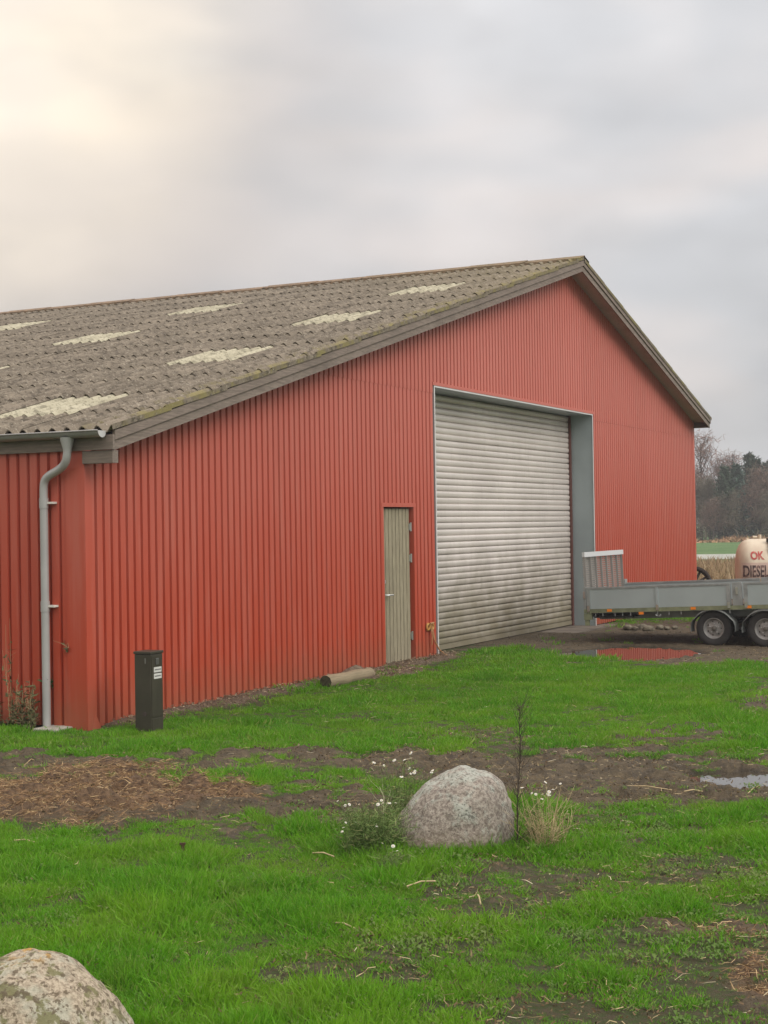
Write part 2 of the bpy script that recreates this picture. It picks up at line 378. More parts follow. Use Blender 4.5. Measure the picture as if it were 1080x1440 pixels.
def roof_mat(name, c1, c2, spots, spotcol, lichen=True):
    m, t, b = newmat(name)
    pos = t.add('ShaderNodeNewGeometry').outputs['Position']
    oi = t.add('ShaderNodeObjectInfo').outputs['Random']
    n1_ = t.noise(pos, 3.0, 6, 0.65); n2_ = t.noise(pos, 30, 4, 0.7); n3_ = t.noise(pos, 11, 6, 0.75)
    c = t.mix(t.ramp(n1_, 0.3, 0.7), c1, c2)
    c = t.mix(t.math('MULTIPLY', oi, 0.22), c, tuple(x * 0.62 for x in c2))
    c = t.mix(t.math('MULTIPLY', t.ramp(n3_, 0.48, 0.62), 0.8), c, tuple(x * 0.5 for x in c2))
    c = t.mix(t.math('MULTIPLY', t.ramp(n2_, 0.56, 0.68), spots), c, spotcol)
    if lichen:
        # distance from the verge, in the barn's own directions
        dn = t.add('ShaderNodeVectorMath', operation='DOT_PRODUCT'); t.set(dn, 0, pos); dn.inputs[1].default_value = Od
        nn = t.math('SUBTRACT', dn.outputs['Value'], float(Vector((CX, CY, 0)).dot(Od)))
        v = t.ramp(t.math('ADD', nn, t.math('MULTIPLY', t.math('SUBTRACT', n3_, 0.5), 0.9)), -0.1, 0.35)
        c = t.mix(t.math('MULTIPLY', v, t.math('MULTIPLY', t.ramp(n1_, 0.45, 0.62), 0.85)), c, (0.25, 0.215, 0.09))
        pz = t.sep(pos)[2]
        up_ = t.math('MULTIPLY', t.ramp(t.math('ADD', pz, t.math('MULTIPLY', nn, 0.35)), 4.6, 6.3), 0.45)
        c = t.mix(t.math('MULTIPLY', up_, t.ramp(n3_, 0.35, 0.6)), c, (0.20, 0.165, 0.085))
    t.set(b, 'Base Color', c); b.inputs['Roughness'].default_value = 0.9; b.inputs['Specular IOR Level'].default_value = 0.2
    bp = t.add('ShaderNodeBump', {'Strength': 0.7, 'Distance': 0.008}); t.set(bp, 'Height', n2_); t.set(b, 'Normal', bp.outputs[0])
    return m
ROOF = roof_mat('fibre_cement_roof', (0.250, 0.210, 0.160), (0.135, 0.112, 0.084), 0.65, (0.42, 0.38, 0.30))
RIDGE = roof_mat('ridge_cap_mat', (0.30, 0.21, 0.14), (0.19, 0.135, 0.09), 0.4, (0.32, 0.26, 0.16))
SKYL = roof_mat('translucent_roof_sheet', (0.50, 0.465, 0.345), (0.36, 0.33, 0.235), 0.55, (0.13, 0.11, 0.07), lichen=False)
ZINC = mat('zinc_gutter', (0.36, 0.35, 0.34), 0.5, 0.35, 0.25, 3)
PIPE = mat('grey_downpipe', (0.44, 0.44, 0.43), 0.42, 0.2, 0.15, 2)
GREY = mat('grey_jamb_sheet', (0.33, 0.385, 0.395), 0.45, 0.1, 0.15, 1.2)
EDGE = mat('pale_trim_edge', (0.66, 0.66, 0.65), 0.5, 0.1, 0.1, 3)
DARKM = mat('dark_recess_metal', (0.06, 0.045, 0.04), 0.8)
CONC = mat('concrete', (0.32, 0.29, 0.25), 0.9, 0, 0.4, 5, 0.006, 30)
STEEL = mat('bright_hardware', (0.62, 0.62, 0.60), 0.3, 0.9, 0.1, 9)

# ------------------------------------------------------------------ barn
barn = empty('barn', (CX, CY, 0), (0, 0, ROT))
tag(barn, 'large red corrugated metal barn with a grey corrugated roof and big roller shutter', 'barn')
PITCH_R = 0.125
def prof_pts(x0, x1, depth=0.032):
    """(x, y) outline of the ribbed sheet; outer faces at y=-depth, grooves at y=0"""
    pts = []; k = math.floor(x0 / PITCH_R) - 1
    while k * PITCH_R < x1 + PITCH_R:
        b0 = k * PITCH_R
        for dx, dy in ((0.0, 0), (0.026, 0), (0.034, -depth), (0.117, -depth), (0.1249, 0)):
            pts.append((b0 + dx, dy))
        k += 1
    xs_ = [p[0] for p in pts]; ys_ = [p[1] for p in pts]
    use = sorted(set([x0, x1] + [x for x in xs_ if x0 < x < x1]))
    return [(x, float(np.interp(x, xs_, ys_))) for x in use]
def ribbed(x0, x1, zlo, zhi, off=0.0, cuts=()):
    b = MB(); pp = prof_pts(x0, x1)
    xs_ = sorted(set([p[0] for p in pp] + [c for c in cuts if x0 < c < x1]))
    X_ = [p[0] for p in pp]; Y_ = [p[1] for p in pp]
    for a, c in zip(xs_[:-1], xs_[1:]):
        ya, yc = float(np.interp(a, X_, Y_)) + off, float(np.interp(c, X_, Y_)) + off
        mid = (a + c) / 2; lo = zlo(mid)
        ha, hc = zhi(a), zhi(c)
        if hc - lo < 0.02: continue
        b.face([(a, ya, lo), (c, yc, lo), (c, yc, hc), (a, ya, ha)])
    return b
rake = lambda x: roofz(x) - 0.10
lo1 = lambda x: ZD + 0.0 if TD1 < x < TD2 else (99 if TL < x < TR else 0.02)
hi1 = lambda x: min(ZS, rake(x))
lo2 = lambda x: (ZH if TL < x < TR else ZS - 0.03)
edges = [0.07] + [i * 1.0 + 0.5 for i in range(0, 22)] + [W - 0.07]
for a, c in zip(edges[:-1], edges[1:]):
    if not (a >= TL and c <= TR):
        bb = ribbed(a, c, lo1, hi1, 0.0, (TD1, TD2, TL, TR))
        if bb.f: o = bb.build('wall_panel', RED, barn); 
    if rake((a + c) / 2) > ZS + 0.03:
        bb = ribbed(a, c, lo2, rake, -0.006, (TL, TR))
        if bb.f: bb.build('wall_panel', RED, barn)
# left long wall (plane x=0, outside is -x): build as ribbed in its own frame and turn it
Tl = Matrix(((0, 1, 0, 0), (1, 0, 0, 0), (0, 0, 1, 0), (0, 0, 0, 1)))
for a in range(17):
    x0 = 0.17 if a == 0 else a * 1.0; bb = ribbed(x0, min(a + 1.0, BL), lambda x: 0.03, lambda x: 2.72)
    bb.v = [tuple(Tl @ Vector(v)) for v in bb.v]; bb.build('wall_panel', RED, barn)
# right long wall and rear wall, out of sight
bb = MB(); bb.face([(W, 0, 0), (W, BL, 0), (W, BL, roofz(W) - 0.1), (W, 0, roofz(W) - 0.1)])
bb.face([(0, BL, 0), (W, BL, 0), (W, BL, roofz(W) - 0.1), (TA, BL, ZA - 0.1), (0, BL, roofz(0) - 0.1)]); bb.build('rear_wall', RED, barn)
# corner trims
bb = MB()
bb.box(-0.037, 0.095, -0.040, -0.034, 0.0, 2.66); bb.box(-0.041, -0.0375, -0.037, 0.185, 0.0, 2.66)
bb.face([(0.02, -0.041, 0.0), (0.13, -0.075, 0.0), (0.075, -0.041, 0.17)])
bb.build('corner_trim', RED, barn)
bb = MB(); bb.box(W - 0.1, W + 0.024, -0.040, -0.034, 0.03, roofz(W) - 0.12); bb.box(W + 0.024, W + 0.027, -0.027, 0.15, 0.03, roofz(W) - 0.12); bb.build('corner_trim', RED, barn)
# plinth
PLN = mat('damp_plinth', (0.11, 0.09, 0.07), 0.95, 0, 0.4, 6)
for q_ in ((0.05, TD1, 0.02, 0.2), (TD2, TL - 0.02, 0.02, 0.2), (TR + 0.02, W, 0.02, 0.2), (0.02, 0.045, 0.21, BL)): boxpart('plinth', PLN, barn, *q_, -0.1, 0.09)

# roof sheets
WAVE = 1.06 / 6
def sheet_mesh(L, waves, m, first=False):
    b = MB(); n = waves * 8; rows = []
    wv = lambda y: 0.036 * math.cos(2 * math.pi * y / WAVE)
    ysl = [k * WAVE * waves / n for k in range(n + 1)]
    low = [(0, y_, wv(y_)) for y_ in ysl]; high = [(L, y_, wv(y_)) for y_ in ysl]; lip = [(0.0, y_, wv(y_) - 0.009) for y_ in ysl]
    b.quadgrid([lip, low], False); b.quadgrid([low, high], True)
    b.quadgrid([[(p[0], p[1], p[2] - 0.009) for p in high], lip], True)
    if first: b.face([(0, 0, low[0][2]), (L, 0, high[0][2]), (L, 0, high[0][2] - 0.05), (0, 0, low[0][2] - 0.05)])
    return b.mesh('roof_sheet', m)
ang = math.atan(SL); ca = math.cos(ang)
rows_t = [-0.10, 0.78] + [0.78 + 1.04 * k for k in range(1, 13)] + [TA - 0.02]
def cols(n_):  # starts in barn y; first column is one wave wider
    out_ = [(-OV - 0.035, 6 + 0)]; y_ = -OV - 0.035 + 1.06
    while len(out_) < n_: out_.append((y_, 6)); y_ += 1.06
    return out_
cache = {}
for r_, (ta, tb) in enumerate(zip(rows_t[:-1], rows_t[1:])):
    for c_, (y0, wv_) in enumerate(cols(16)):
        L = (tb - ta) / ca + (0.10 if r_ < 13 else 0.0)
        sky_ = (r_ in (1, 4, 7, 10)) and ((c_ - 1) % 4 == 0)
        key = (round(L, 2), wv_, sky_, c_ == 0)
        if key not in cache: cache[key] = sheet_mesh(L, wv_, SKYL if sky_ else ROOF, c_ == 0)
        o = link('skylight_sheet' if sky_ else 'roof_sheet', cache[key], barn)
        if sky_: o['label'] = 'pale cream translucent roof sheet'
        o.location = (ta, y0 + 0.0, roofz(ta) - 0.026 + 0.012 + random.uniform(-0.003, 0.004))
        o.rotation_euler = (random.uniform(-0.0015, 0.0015), -ang + 0.016, 0)
# right slope (faces away): joined
bb = MB()
for c_, (y0, wv_) in enumerate(cols(16)):
    for k in range(8):
        ta = TA + 0.02 + k * 1.1; tb = ta + 1.1
        n = 24; yl = [y0 + 1.06 * q / n for q in range(n + 1)]
        za_, zb_ = roofz(ta) - 0.03, roofz(min(tb, W + .12)) - 0.03; tb = min(tb, W + 0.12)
        w_ = lambda y_: 0.026 * math.cos(2 * math.pi * (y_ - y0) / WAVE)
        bb.quadgrid([[(ta, y_, za_ + w_(y_)) for y_ in yl], [(tb, y_, zb_ + w_(y_) + 0.012) for y_ in yl]], True)
        if c_ == 0: bb.face([(ta, y0, za_ + .026), (tb, y0, zb_ + 0.038), (tb, y0, zb_ - 0.03), (ta, y0, za_ - 0.03)])
        bb.quadgrid([[(tb, y_, zb_ + w_(y_) + 0.012) for y_ in yl], [(tb, y_, zb_ + w_(y_) + 0.001) for y_ in yl]], False)
o = bb.build('roof_sheets', ROOF, barn); o['kind'] = 'stuff'
# ridge caps
for c_ in range(16):
    y0 = -OV - 0.04 + 1.06 * c_; bb = MB(); rws = []
    for dx in (-0.24, -0.12, -0.04, 0.0, 0.04, 0.12, 0.24):
        z_ = ZA + 0.035 - SL * abs(dx) * 1.02 + (0.012 if dx == 0 else 0)
        rws.append([(TA + dx, y0, z_), (TA + dx, y0 + 1.10, z_ + (0.0))])
    bb.quadgrid(rws, True)
    for sd in (-1, 1):
        xx = TA + sd * 0.24; zz = ZA + 0.035 - SL * 0.24 * 1.02
        bb.face([(xx, y0, zz), (xx, y0 + 1.1, zz), (xx, y0 + 1.1, zz - 0.05), (xx, y0, zz - 0.05)])
    o = bb.build('ridge_cap', RIDGE, barn); o.location = (0, 0, 0.006 * (c_ % 2) + random.uniform(-0.004, 0.004))
# bargeboards (two tiers, in lengths), soffits
def slope_board(name, ta, tb, y0, y1, ztop, zbot, m):
    b = MB(); c = []
    for (tt, yy, dz) in ((ta, y0, zbot), (tb, y0, zbot), (tb, y1, zbot), (ta, y1, zbot), (ta, y0, ztop), (tb, y0, ztop), (tb, y1, ztop), (ta, y1, ztop)):
        c.append((tt, yy, roofz(tt) + dz))
    b.v = c
    for f in [(0, 3, 2, 1), (4, 5, 6, 7), (0, 1, 5, 4), (1, 2, 6, 5), (2, 3, 7, 6), (3, 0, 4, 7)]: b.f.append(f); b.m.append(0); b.sm.append(False)
    return b.build(name, m, barn)
for ta, tb in ((-0.04, 4.7), (4.704, 9.3), (9.304, TA - 0.001), (TA + 0.001, 18.4), (18.404, W + 0.09)):
    slope_board('bargeboard', ta, tb, -OV - 0.02, -OV + 0.012, -0.045, -0.135, BOARD)
for ta, tb in ((-0.03, 3.4), (3.404, 7.6), (7.604, TA - 0.001), (TA + 0.001, 17.2), (17.204, W + 0.08)):
    slope_board('bargeboard', ta, tb, -OV + 0.002, -OV + 0.026, -0.137, -0.235, BOARD)
for k, (ta, tb) in enumerate(((-0.03, TA - 0.001), (TA + 0.001, W + 0.06))):
    slope_board('soffit', ta, tb, -OV + 0.028, -0.0, -0.10, -0.12, SOFF)
# eave fascia, end block
boxpart('eave_fascia', BOARDY, barn, -0.075, -0.045, -OV - 0.018, BL, 2.66, 2.80)
boxpart('eave_soffit', BOARDY, barn, -0.044, 0.02, -OV + 0.03, BL, 2.665, 2.69)
boxpart('eave_end_block', BOARDY, barn, -0.06, 0.03, -OV + 0.0, -0.033, 2.535, 2.655)
boxpart('eave_fascia', BOARDY, barn, W + 0.03, W + 0.06, -OV + 0.03, BL, roofz(W) - 0.25, roofz(W) - 0.06)
slopeR = boxpart('eave_soffit', BOARDY, barn, W - 0.02, W + 0.028, -OV + 0.03, -0.033, roofz(W) - 0.245, roofz(W) - 0.22)
# gutter
bb = MB(); rws = []; gr_ = 0.062; gx, gz = -0.145, 2.835
for yy in (-0.33, 4, 10, BL):
    rws.append([(gx + gr_ * math.cos(a_), yy, gz + gr_ * math.sin(a_) - yy * 0.0008) for a_ in [math.pi + math.pi * k / 12 for k in range(13)]])
bb.quadgrid(rws, True)
bb.tube([(gx - gr_ - 0.004, -0.33, gz), (gx - gr_ - 0.004, BL, gz - BL * 0.0008)], 0.009, 8)
gut = bb.build('gutter', ZINC, barn)
bb = MB(); bb.face([(gx + gr_ * math.cos(math.pi + math.pi * k / 12) * 1.02, -0.334, gz + 1.04 * gr_ * math.sin(math.pi + math.pi * k / 12)) for k in range(13)]); bb.build('end_cap', mat('pale_end_cap', (0.6, 0.6, 0.58), 0.5, 0.2), gut)
for yy in (0.2, 1.15, 2.1, 3.05, 4.0, 5.0, 6.0, 7.0, 8.0):
    bb = MB(); bb.quadgrid([[(gx + (gr_ + .004) * math.cos(a_), y_, gz + (gr_ + .004) * math.sin(a_)) for a_ in [math.pi + math.pi * k / 10 for k in range(11)]] for y_ in (yy, yy + 0.025)]); bb.build('gutter_bracket', ZINC, gut)
# downpipe
oy = 0.075; wy = 0.405; pr = 0.040
bb = MB(); bb.lathe([(0.068, 0), (0.064, -0.03), (0.042, -0.11), (0.040, -0.14)], 16, Matrix.Translation((gx, oy, gz - 0.05)))
path = [(gx, oy, 2.68), (gx, oy + 0.004, 2.60), (gx + 0.01, oy + 0.03, 2.545), (gx + 0.03, oy + 0.11, 2.485), (gx + 0.045, wy - 0.05, 2.43), (gx + 0.05, wy - 0.005, 2.37), (gx + 0.052, wy, 2.30), (gx + 0.052, wy, 2.2), (gx + 0.052, wy, 0.0)]
pth = []
for k in range(len(path) - 1):
    for q in range(3):
        pth.append(Vector(path[k]).lerp(Vector(path[k + 1]), q / 3))
pth.append(Vector(path[-1])); 
for _ in range(3): pth = [pth[0]] + [(pth[i - 1] + pth[i] * 2 + pth[i + 1]) / 4 for i in range(1, len(pth) - 1)] + [pth[-1]]
bb.tube(pth, pr, 14)
dp = bb.build('downpipe', PIPE, barn)
for zz in (2.17, 1.18):
    bb = MB(); bb.tube([(gx + 0.052, wy, zz - 0.05), (gx + 0.052, wy, zz + 0.05)], pr + 0.005, 14); bb.build('pipe_sleeve', PIPE, dp)
    bb = MB(); bb.box(gx + 0.045, -0.03, wy - 0.11, wy - 0.04, zz - 0.008, zz + 0.012); bb.build('pipe_clip', mat('white_clip', (0.7, 0.68, 0.62), 0.5), dp)

# roller shutter recess
for nm, x0, x1 in (('door_jamb', TL - 0.004, TL + 0.012), ('door_jamb', TR - 0.012, TR + 0.004)):
    boxpart(nm, GREY, barn, x0, x1, -0.036, REC + 0.1, 0.0, ZH)
boxpart('door_head', GREY, barn, TL + 0.012, TR - 0.012, -0.036, REC + 0.1, ZH - 0.014, ZH + 0.004)
boxpart('edge_trim', EDGE, barn, TL - 0.004, TL + 0.026, -0.044, -0.0365, 0.0, ZH - 0.022)
boxpart('edge_trim', EDGE, barn, TR - 0.026, TR + 0.004, -0.044, -0.0365, 0.0, ZH - 0.022)
boxpart('edge_trim', EDGE, barn, TL - 0.004, TR + 0.004, -0.044, -0.0365, ZH - 0.021, ZH + 0.002)
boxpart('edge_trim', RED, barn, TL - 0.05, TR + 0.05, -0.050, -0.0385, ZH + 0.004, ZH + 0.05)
boxpart('door_sill', mat('dirty_sill', (0.20, 0.165, 0.13), 0.9, 0, 0.5, 2.2, 0.006, 30), barn, TL + 0.02, TR + 0.55, -0.30, REC + 0.3, -0.12, 0.005)
def shutter_mat():
    m, t, b = newmat('galvanised_shutter'); pos = t.add('ShaderNodeNewGeometry').outputs['Position']; p = t.sep(pos)
    n_ = t.noise(pos, 0.9, 5, 0.55); s_ = t.noise(t.mapping(pos, (7, 7, 0.6)), 3, 4)
    c = t.mix(t.ramp(n_, 0.3, 0.7), (0.74, 0.685, 0.635), (0.63, 0.58, 0.535))
    c = t.mix(t.math('MULTIPLY', t.ramp(s_, 0.5, 0.75), 0.14), c, (0.30, 0.25, 0.21))
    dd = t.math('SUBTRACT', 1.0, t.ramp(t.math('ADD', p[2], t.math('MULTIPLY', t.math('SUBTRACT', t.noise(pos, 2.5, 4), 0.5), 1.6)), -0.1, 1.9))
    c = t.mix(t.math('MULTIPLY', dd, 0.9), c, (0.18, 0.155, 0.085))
    t.set(b, 'Base Color', c); b.inputs['Metallic'].default_value = 0.2; t.set(b, 'Roughness', t.math('ADD', 0.36, t.math('MULTIPLY', dd, 0.35)))
    return m
SHUT = shutter_mat()
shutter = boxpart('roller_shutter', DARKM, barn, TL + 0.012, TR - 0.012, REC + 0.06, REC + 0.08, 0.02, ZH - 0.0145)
SP = 0.0965; nsl = 39
bb = MB(); rws = []
pr_ = [(0.010, 0.0), (-0.008, 0.003), (-0.015, 0.012), (-0.019, 0.030), (-0.021, 0.052), (-0.020, 0.070), (-0.014, 0.081), (-0.004, 0.087), (0.011, 0.088), (0.011, 0.0962)]
nseg = 10
for k in range(nseg + 1):
    xx = TL + 0.05 + (TR - TL - 0.10) * k / nseg
    rws.append([(xx, y_ + 0.0005 * math.sin(k * 1.9), z_) for y_, z_ in pr_])
bb.quadgrid(rws, True); slat_me = bb.mesh('slat', SHUT)
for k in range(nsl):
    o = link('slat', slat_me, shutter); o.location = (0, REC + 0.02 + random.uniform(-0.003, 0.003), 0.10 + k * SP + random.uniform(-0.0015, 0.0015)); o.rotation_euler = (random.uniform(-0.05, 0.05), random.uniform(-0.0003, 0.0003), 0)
boxpart('bottom_rail', SHUT, shutter, TL + 0.05, TR - 0.05, REC - 0.01, REC + 0.03, 0.025, 0.098)
boxpart('guide_rail', mat('dark_red_guide', (0.12, 0.05, 0.04), 0.7), shutter, TL + 0.012, TL + 0.06, REC - 0.035, REC + 0.0, 0.006, ZH - 0.0145)
boxpart('guide_rail', _mats['dark_red_guide'], shutter, TR - 0.075, TR - 0.0125, REC - 0.035, REC + 0.0, 0.006, ZH - 0.0145)
# small door
sd = boxpart('side_door', DARKM, barn, TD1 + 0.05, TD2 - 0.05, 0.075, 0.09, 0.03, ZD - 0.05)
npl = 8; wpl = (TD2 - TD1 - 0.13) / npl
for k in range(npl):
    x0 = TD1 + 0.065 + k * wpl
    bb = MB(); bb.box(x0 + 0.007, x0 + wpl - 0.007, 0.020, 0.074, 0.06, ZD - 0.04); bb.build('plank', DOORW, sd, bevel=0.004)
bb = MB()
for x0, x1 in ((TD1 - 0.03, TD1 + 0.03), (TD2 - 0.03, TD2 + 0.045)): bb.box(x0, x1, -0.034, 0.07, 0.02, ZD - 0.02)
bb.box(TD1 - 0.03, TD2 + 0.045, -0.036, 0.07, ZD - 0.02, ZD + 0.035)
bb.build('door_frame', RED, sd)
boxpart('threshold', CONC, sd, TD1 + 0.03, TD2 - 0.03, -0.02, 0.07, -0.05, 0.05)
for zz in (0.38, 1.45, 1.88):
    bb = MB(); bb.tube([(TD2 - 0.052, 0.005, zz - 0.06), (TD2 - 0.052, 0.005, zz + 0.06)], 0.014, 8); bb.box(TD2 - 0.09, TD2 - 0.055, 0.012, 0.019, zz - 0.045, zz + 0.045); bb.build('hinge', STEEL, sd)
bb = MB(); bb.box(TD1 + 0.07, TD1 + 0.115, 0.010, 0.019, 0.90, 1.03); bb.tube([(TD1 + 0.09, 0.015, 0.975), (TD1 + 0.09, -0.045, 0.975), (TD1 + 0.25, -0.05, 0.972)], 0.012, 8); bb.build('handle', STEEL, sd)
bb = MB(); bb.tube([(TD1 + 0.09, 0.02, 1.155), (TD1 + 0.09, -0.01, 1.155)], 0.026, 14); bb.build('lock', STEEL, sd)

# two yellow rings and rope by the shutter
ORG = mat('yellow_orange_plastic', (0.62, 0.33, 0.09), 0.6, 0, 0.3, 12)
ct = empty('rope_cleat', bw(7.74, -0.03, 0.0), (0, 0, ROT)); tag(ct, 'orange rope hanging from two yellow rings on the red wall beside the shutter', 'rope')
for dx in (-0.055, 0.07):
    bb = MB(); pts = [(dx + 0.045 * math.cos(a_), -0.02, 0.47 + 0.045 * math.sin(a_)) for a_ in np.linspace(0, 2 * math.pi, 15)]; bb.tube(pts, 0.018, 8); bb.build('ring', ORG, ct)
bb = MB(); bb.tube([(-0.05, -0.05, 0.52), (0.07, -0.05, 0.525)], 0.012, 6); bb.tube([(0.0, -0.05, 0.50), (-0.02, -0.07, 0.40), (0.0, -0.08, 0.30), (0.10, -0.12, 0.14), (0.22, -0.22, 0.02), (0.30, -0.3, 0.01)], 0.008, 6)
bb.tube([(-0.03, -0.05, 0.46), (-0.035, -0.07, 0.33), (-0.045, -0.07, 0.22)], 0.007, 6); bb.tube([(0.03, -0.05, 0.44), (0.07, -0.06, 0.30), (0.03, -0.08, 0.25), (0.11, -0.12, 0.12)], 0.007, 6)
bb.build('rope', mat('faded_rope', (0.50, 0.27, 0.13), 0.9, 0, 0.3, 30), ct)

# ------------------------------------------------------------------ utility cabinet
CAB = mat('dark_green_cabinet', (0.058, 0.052, 0.036), 0.42, 0.1, 0.35, 3)
cb = empty('utility_cabinet', bw(0.0, -0.738, -0.02), (0, 0, ROT)); tag(cb, 'dark green metal meter cabinet standing at the barn corner', 'utility box')
bb = MB(); bb.box(0, 0.2, 0, 0.18, 0, 0.755); bb.build('body', CAB, cb, 0.006)
bb = MB(); bb.box(-0.008, 0.208, -0.008, 0.188, 0.757, 0.783); bb.build('lid', CAB, cb, 0.006)
bb = MB(); bb.box(0.012, 0.188, -0.006, -0.001, 0.17, 0.745); bb.build('front_door', CAB, cb, 0.002)
bb = MB(); bb.box(0.012, 0.188, -0.006, -0.001, 0.02, 0.155); bb.build('base_plate', CAB, cb, 0.002)
bb = MB(); bb.box(0.07, 0.12, -0.016, -0.0065, 0.655, 0.715); bb.build('lock', mat('cabinet_lock', (0.13, 0.13, 0.12), 0.4, 0.5), cb, 0.004)
for z0 in (0.585, 0.525):
    bb = MB(); bb.box(0.045, 0.165, -0.010, -0.0065, z0, z0 + 0.048); pl = bb.build('label_plate', mat('label_white', (0.62, 0.62, 0.58), 0.5), cb)
    bb = MB()
    x_ = 0.058
    while x_ < 0.15:
        l_ = random.uniform(0.006, 0.014); bb.box(x_, x_ + l_, -0.0112, -0.0102, z0 + 0.018, z0 + 0.031); x_ += l_ + 0.005
    bb.build('print', mat('label_ink', (0.10, 0.10, 0.10), 0.6), pl)
bb = MB(); bb.box(-0.004, -0.0005, 0.05, 0.062, 0.67, 0.72); bb.build('vent_slot', mat('slot_grey', (0.16, 0.16, 0.14), 0.5), cb)
bb = MB(); bb.tube([(-0.004, 0.07, 0.20), (0.004, 0.07, 0.20)], 0.022, 12); bb.build('side_plug', DARKM, cb)

# ------------------------------------------------------------------ log and bark
lg = empty('log', bw(3.98, -0.42, 0.075), (0, 0, ROT - 0.03)); tag(lg, 'short debarked timber log lying along the foot of the wall', 'log')
bb = MB(); rr = []; n = 18
rws = []
for k in range(13):
    x_ = 1.08 * k / 12; r_ = 0.078 * (1 + 0.03 * math.sin(k * 1.7))
    rws.append([(x_, r_ * math.cos(2 * math.pi * q / n) * (1 + 0.04 * math.sin(3 * q)), r_ * math.sin(2 * math.pi * q / n) + 0.004 * math.sin(k)) for q in range(n)])
bb.quadgrid(rws, True, close=True); bb.build('trunk', weathered_wood('log_side', (0.30, 0.24, 0.15), (0.20, 0.16, 0.095), 'x'), lg)
bb = MB(); bb.face(rws[0]); bb.v = [(v[0] - 0.001, v[1], v[2]) for v in bb.v]; bb.face([(1.081, v[1], v[2]) for v in rws[-1]]); bb.build('cut_end', mat('log_end', (0.085, 0.085, 0.045), 0.9, 0, 0.5, 30), lg)
bk = empty('bark_slab', bw(5.15, -0.17, 0.0), (0, 0, ROT)); 
bb = MB(); rws = []
for k in range(9):
    x_ = -0.55 + 1.1 * k / 8; hh = 0.15 * math.exp(-(x_ / 0.3) ** 2) + 0.02
    rws.append([(x_, -0.16 * (1 - abs(x_)) - 0.02, 0), (x_, -0.10, hh * 0.7), (x_ + 0.02, -0.03, hh), (x_, 0.05, hh * 0.8)])
bb.quadgrid(rws, False); bb.build('bark', mat('bark_brown', (0.20, 0.15, 0.10), 0.95, 0, 0.5, 14, 0.01, 40), bk); tag(bk, 'brown bark slab leaning on the wall behind the log', 'bark')
# splash stone under the downpipe
bb = MB(); bb.box(-0.30, 0.0, 0.14, 0.42, 0.0, 0.035); o = bb.build('splash_slab', mat('pale_slab', (0.42, 0.40, 0.34), 0.9, 0, 0.35, 9), None, 0.008)
o.location = (CX, CY, 0.0); o.rotation_euler = (0, 0, ROT); tag(o, 'small pale concrete slab at the foot of the downpipe', 'paving slab')

# ------------------------------------------------------------------ boulders
def boulder(name, loc, dims, shape, m, sub=6, rot=0, amp=0.05, seed=0):
    import bmesh
    bm = bmesh.new(); bmesh.ops.create_icosphere(bm, subdivisions=sub, radius=1.0)
    for v in bm.verts:
        p = v.co.copy(); q = shape(p)
        d = amp * mnoise.fractal(p * 1.9 + Vector((seed, 0, 0)), 0.9, 2.1, 4) + 0.009 * mnoise.fractal(p * 8 + Vector((seed, 3, 0)), 0.9, 2.1, 3)
        q = q * (1 + d); v.co = Vector((q.x * dims[0], q.y * dims[1], q.z * dims[2]))
    me_ = bpy.data.meshes.new(name); bm.to_mesh(me_); bm.free(); me_.polygons.foreach_set('use_smooth', [True] * len(me_.polygons)); me_.materials.append(m)
    o = link(name, me_); o.location = loc; o.rotation_euler = (0, 0, rot); return o
def granite():
    m, t, b = newmat('pink_granite'); co = t.add('ShaderNodeTexCoord').outputs['Object']; nrm = t.sep(t.add('ShaderNodeNewGeometry').outputs['Normal'])
    p = t.sep(co)
    a = t.noise(co, 42, 4, 0.75); c_ = t.noise(co, 60, 3, 0.65); big = t.noise(co, 4.5, 5, 0.6); md = t.noise(co, 16, 5, 0.65)
    c = t.mix(t.ramp(a, 0.4, 0.6), (0.175, 0.145, 0.118), (0.34, 0.30, 0.25))
    c = t.mix(t.math('MULTIPLY', t.ramp(c_, 0.56, 0.66), 0.85), c, (0.09, 0.07, 0.06))
    c = t.mix(t.math('MULTIPLY', t.ramp(md, 0.55, 0.70), 0.55), c, (0.16, 0.115, 0.09))
    li = t.ramp(t.math('ADD', t.math('MULTIPLY', big, 0.9), t.math('ADD', t.math('MULTIPLY', p[2], 0.7), t.math('MULTIPLY', t.math('SUBTRACT', md, 0.5), 0.8))), 0.62, 0.80)
    c = t.mix(t.math('MULTIPLY', li, 0.8), c, t.mix(t.ramp(c_, 0.5, 0.62), (0.40, 0.42, 0.36), (0.13, 0.14, 0.115)))
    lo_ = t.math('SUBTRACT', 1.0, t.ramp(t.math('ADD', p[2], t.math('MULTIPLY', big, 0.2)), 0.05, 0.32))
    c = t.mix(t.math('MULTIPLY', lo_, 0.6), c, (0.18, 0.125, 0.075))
    t.set(b, 'Base Color', c); b.inputs['Roughness'].default_value = 0.85
    bp = t.add('ShaderNodeBump', {'Strength': 0.9, 'Distance': 0.008}); t.set(bp, 'Height', t.math('ADD', a, md)); t.set(b, 'Normal', bp.outputs[0]); return m
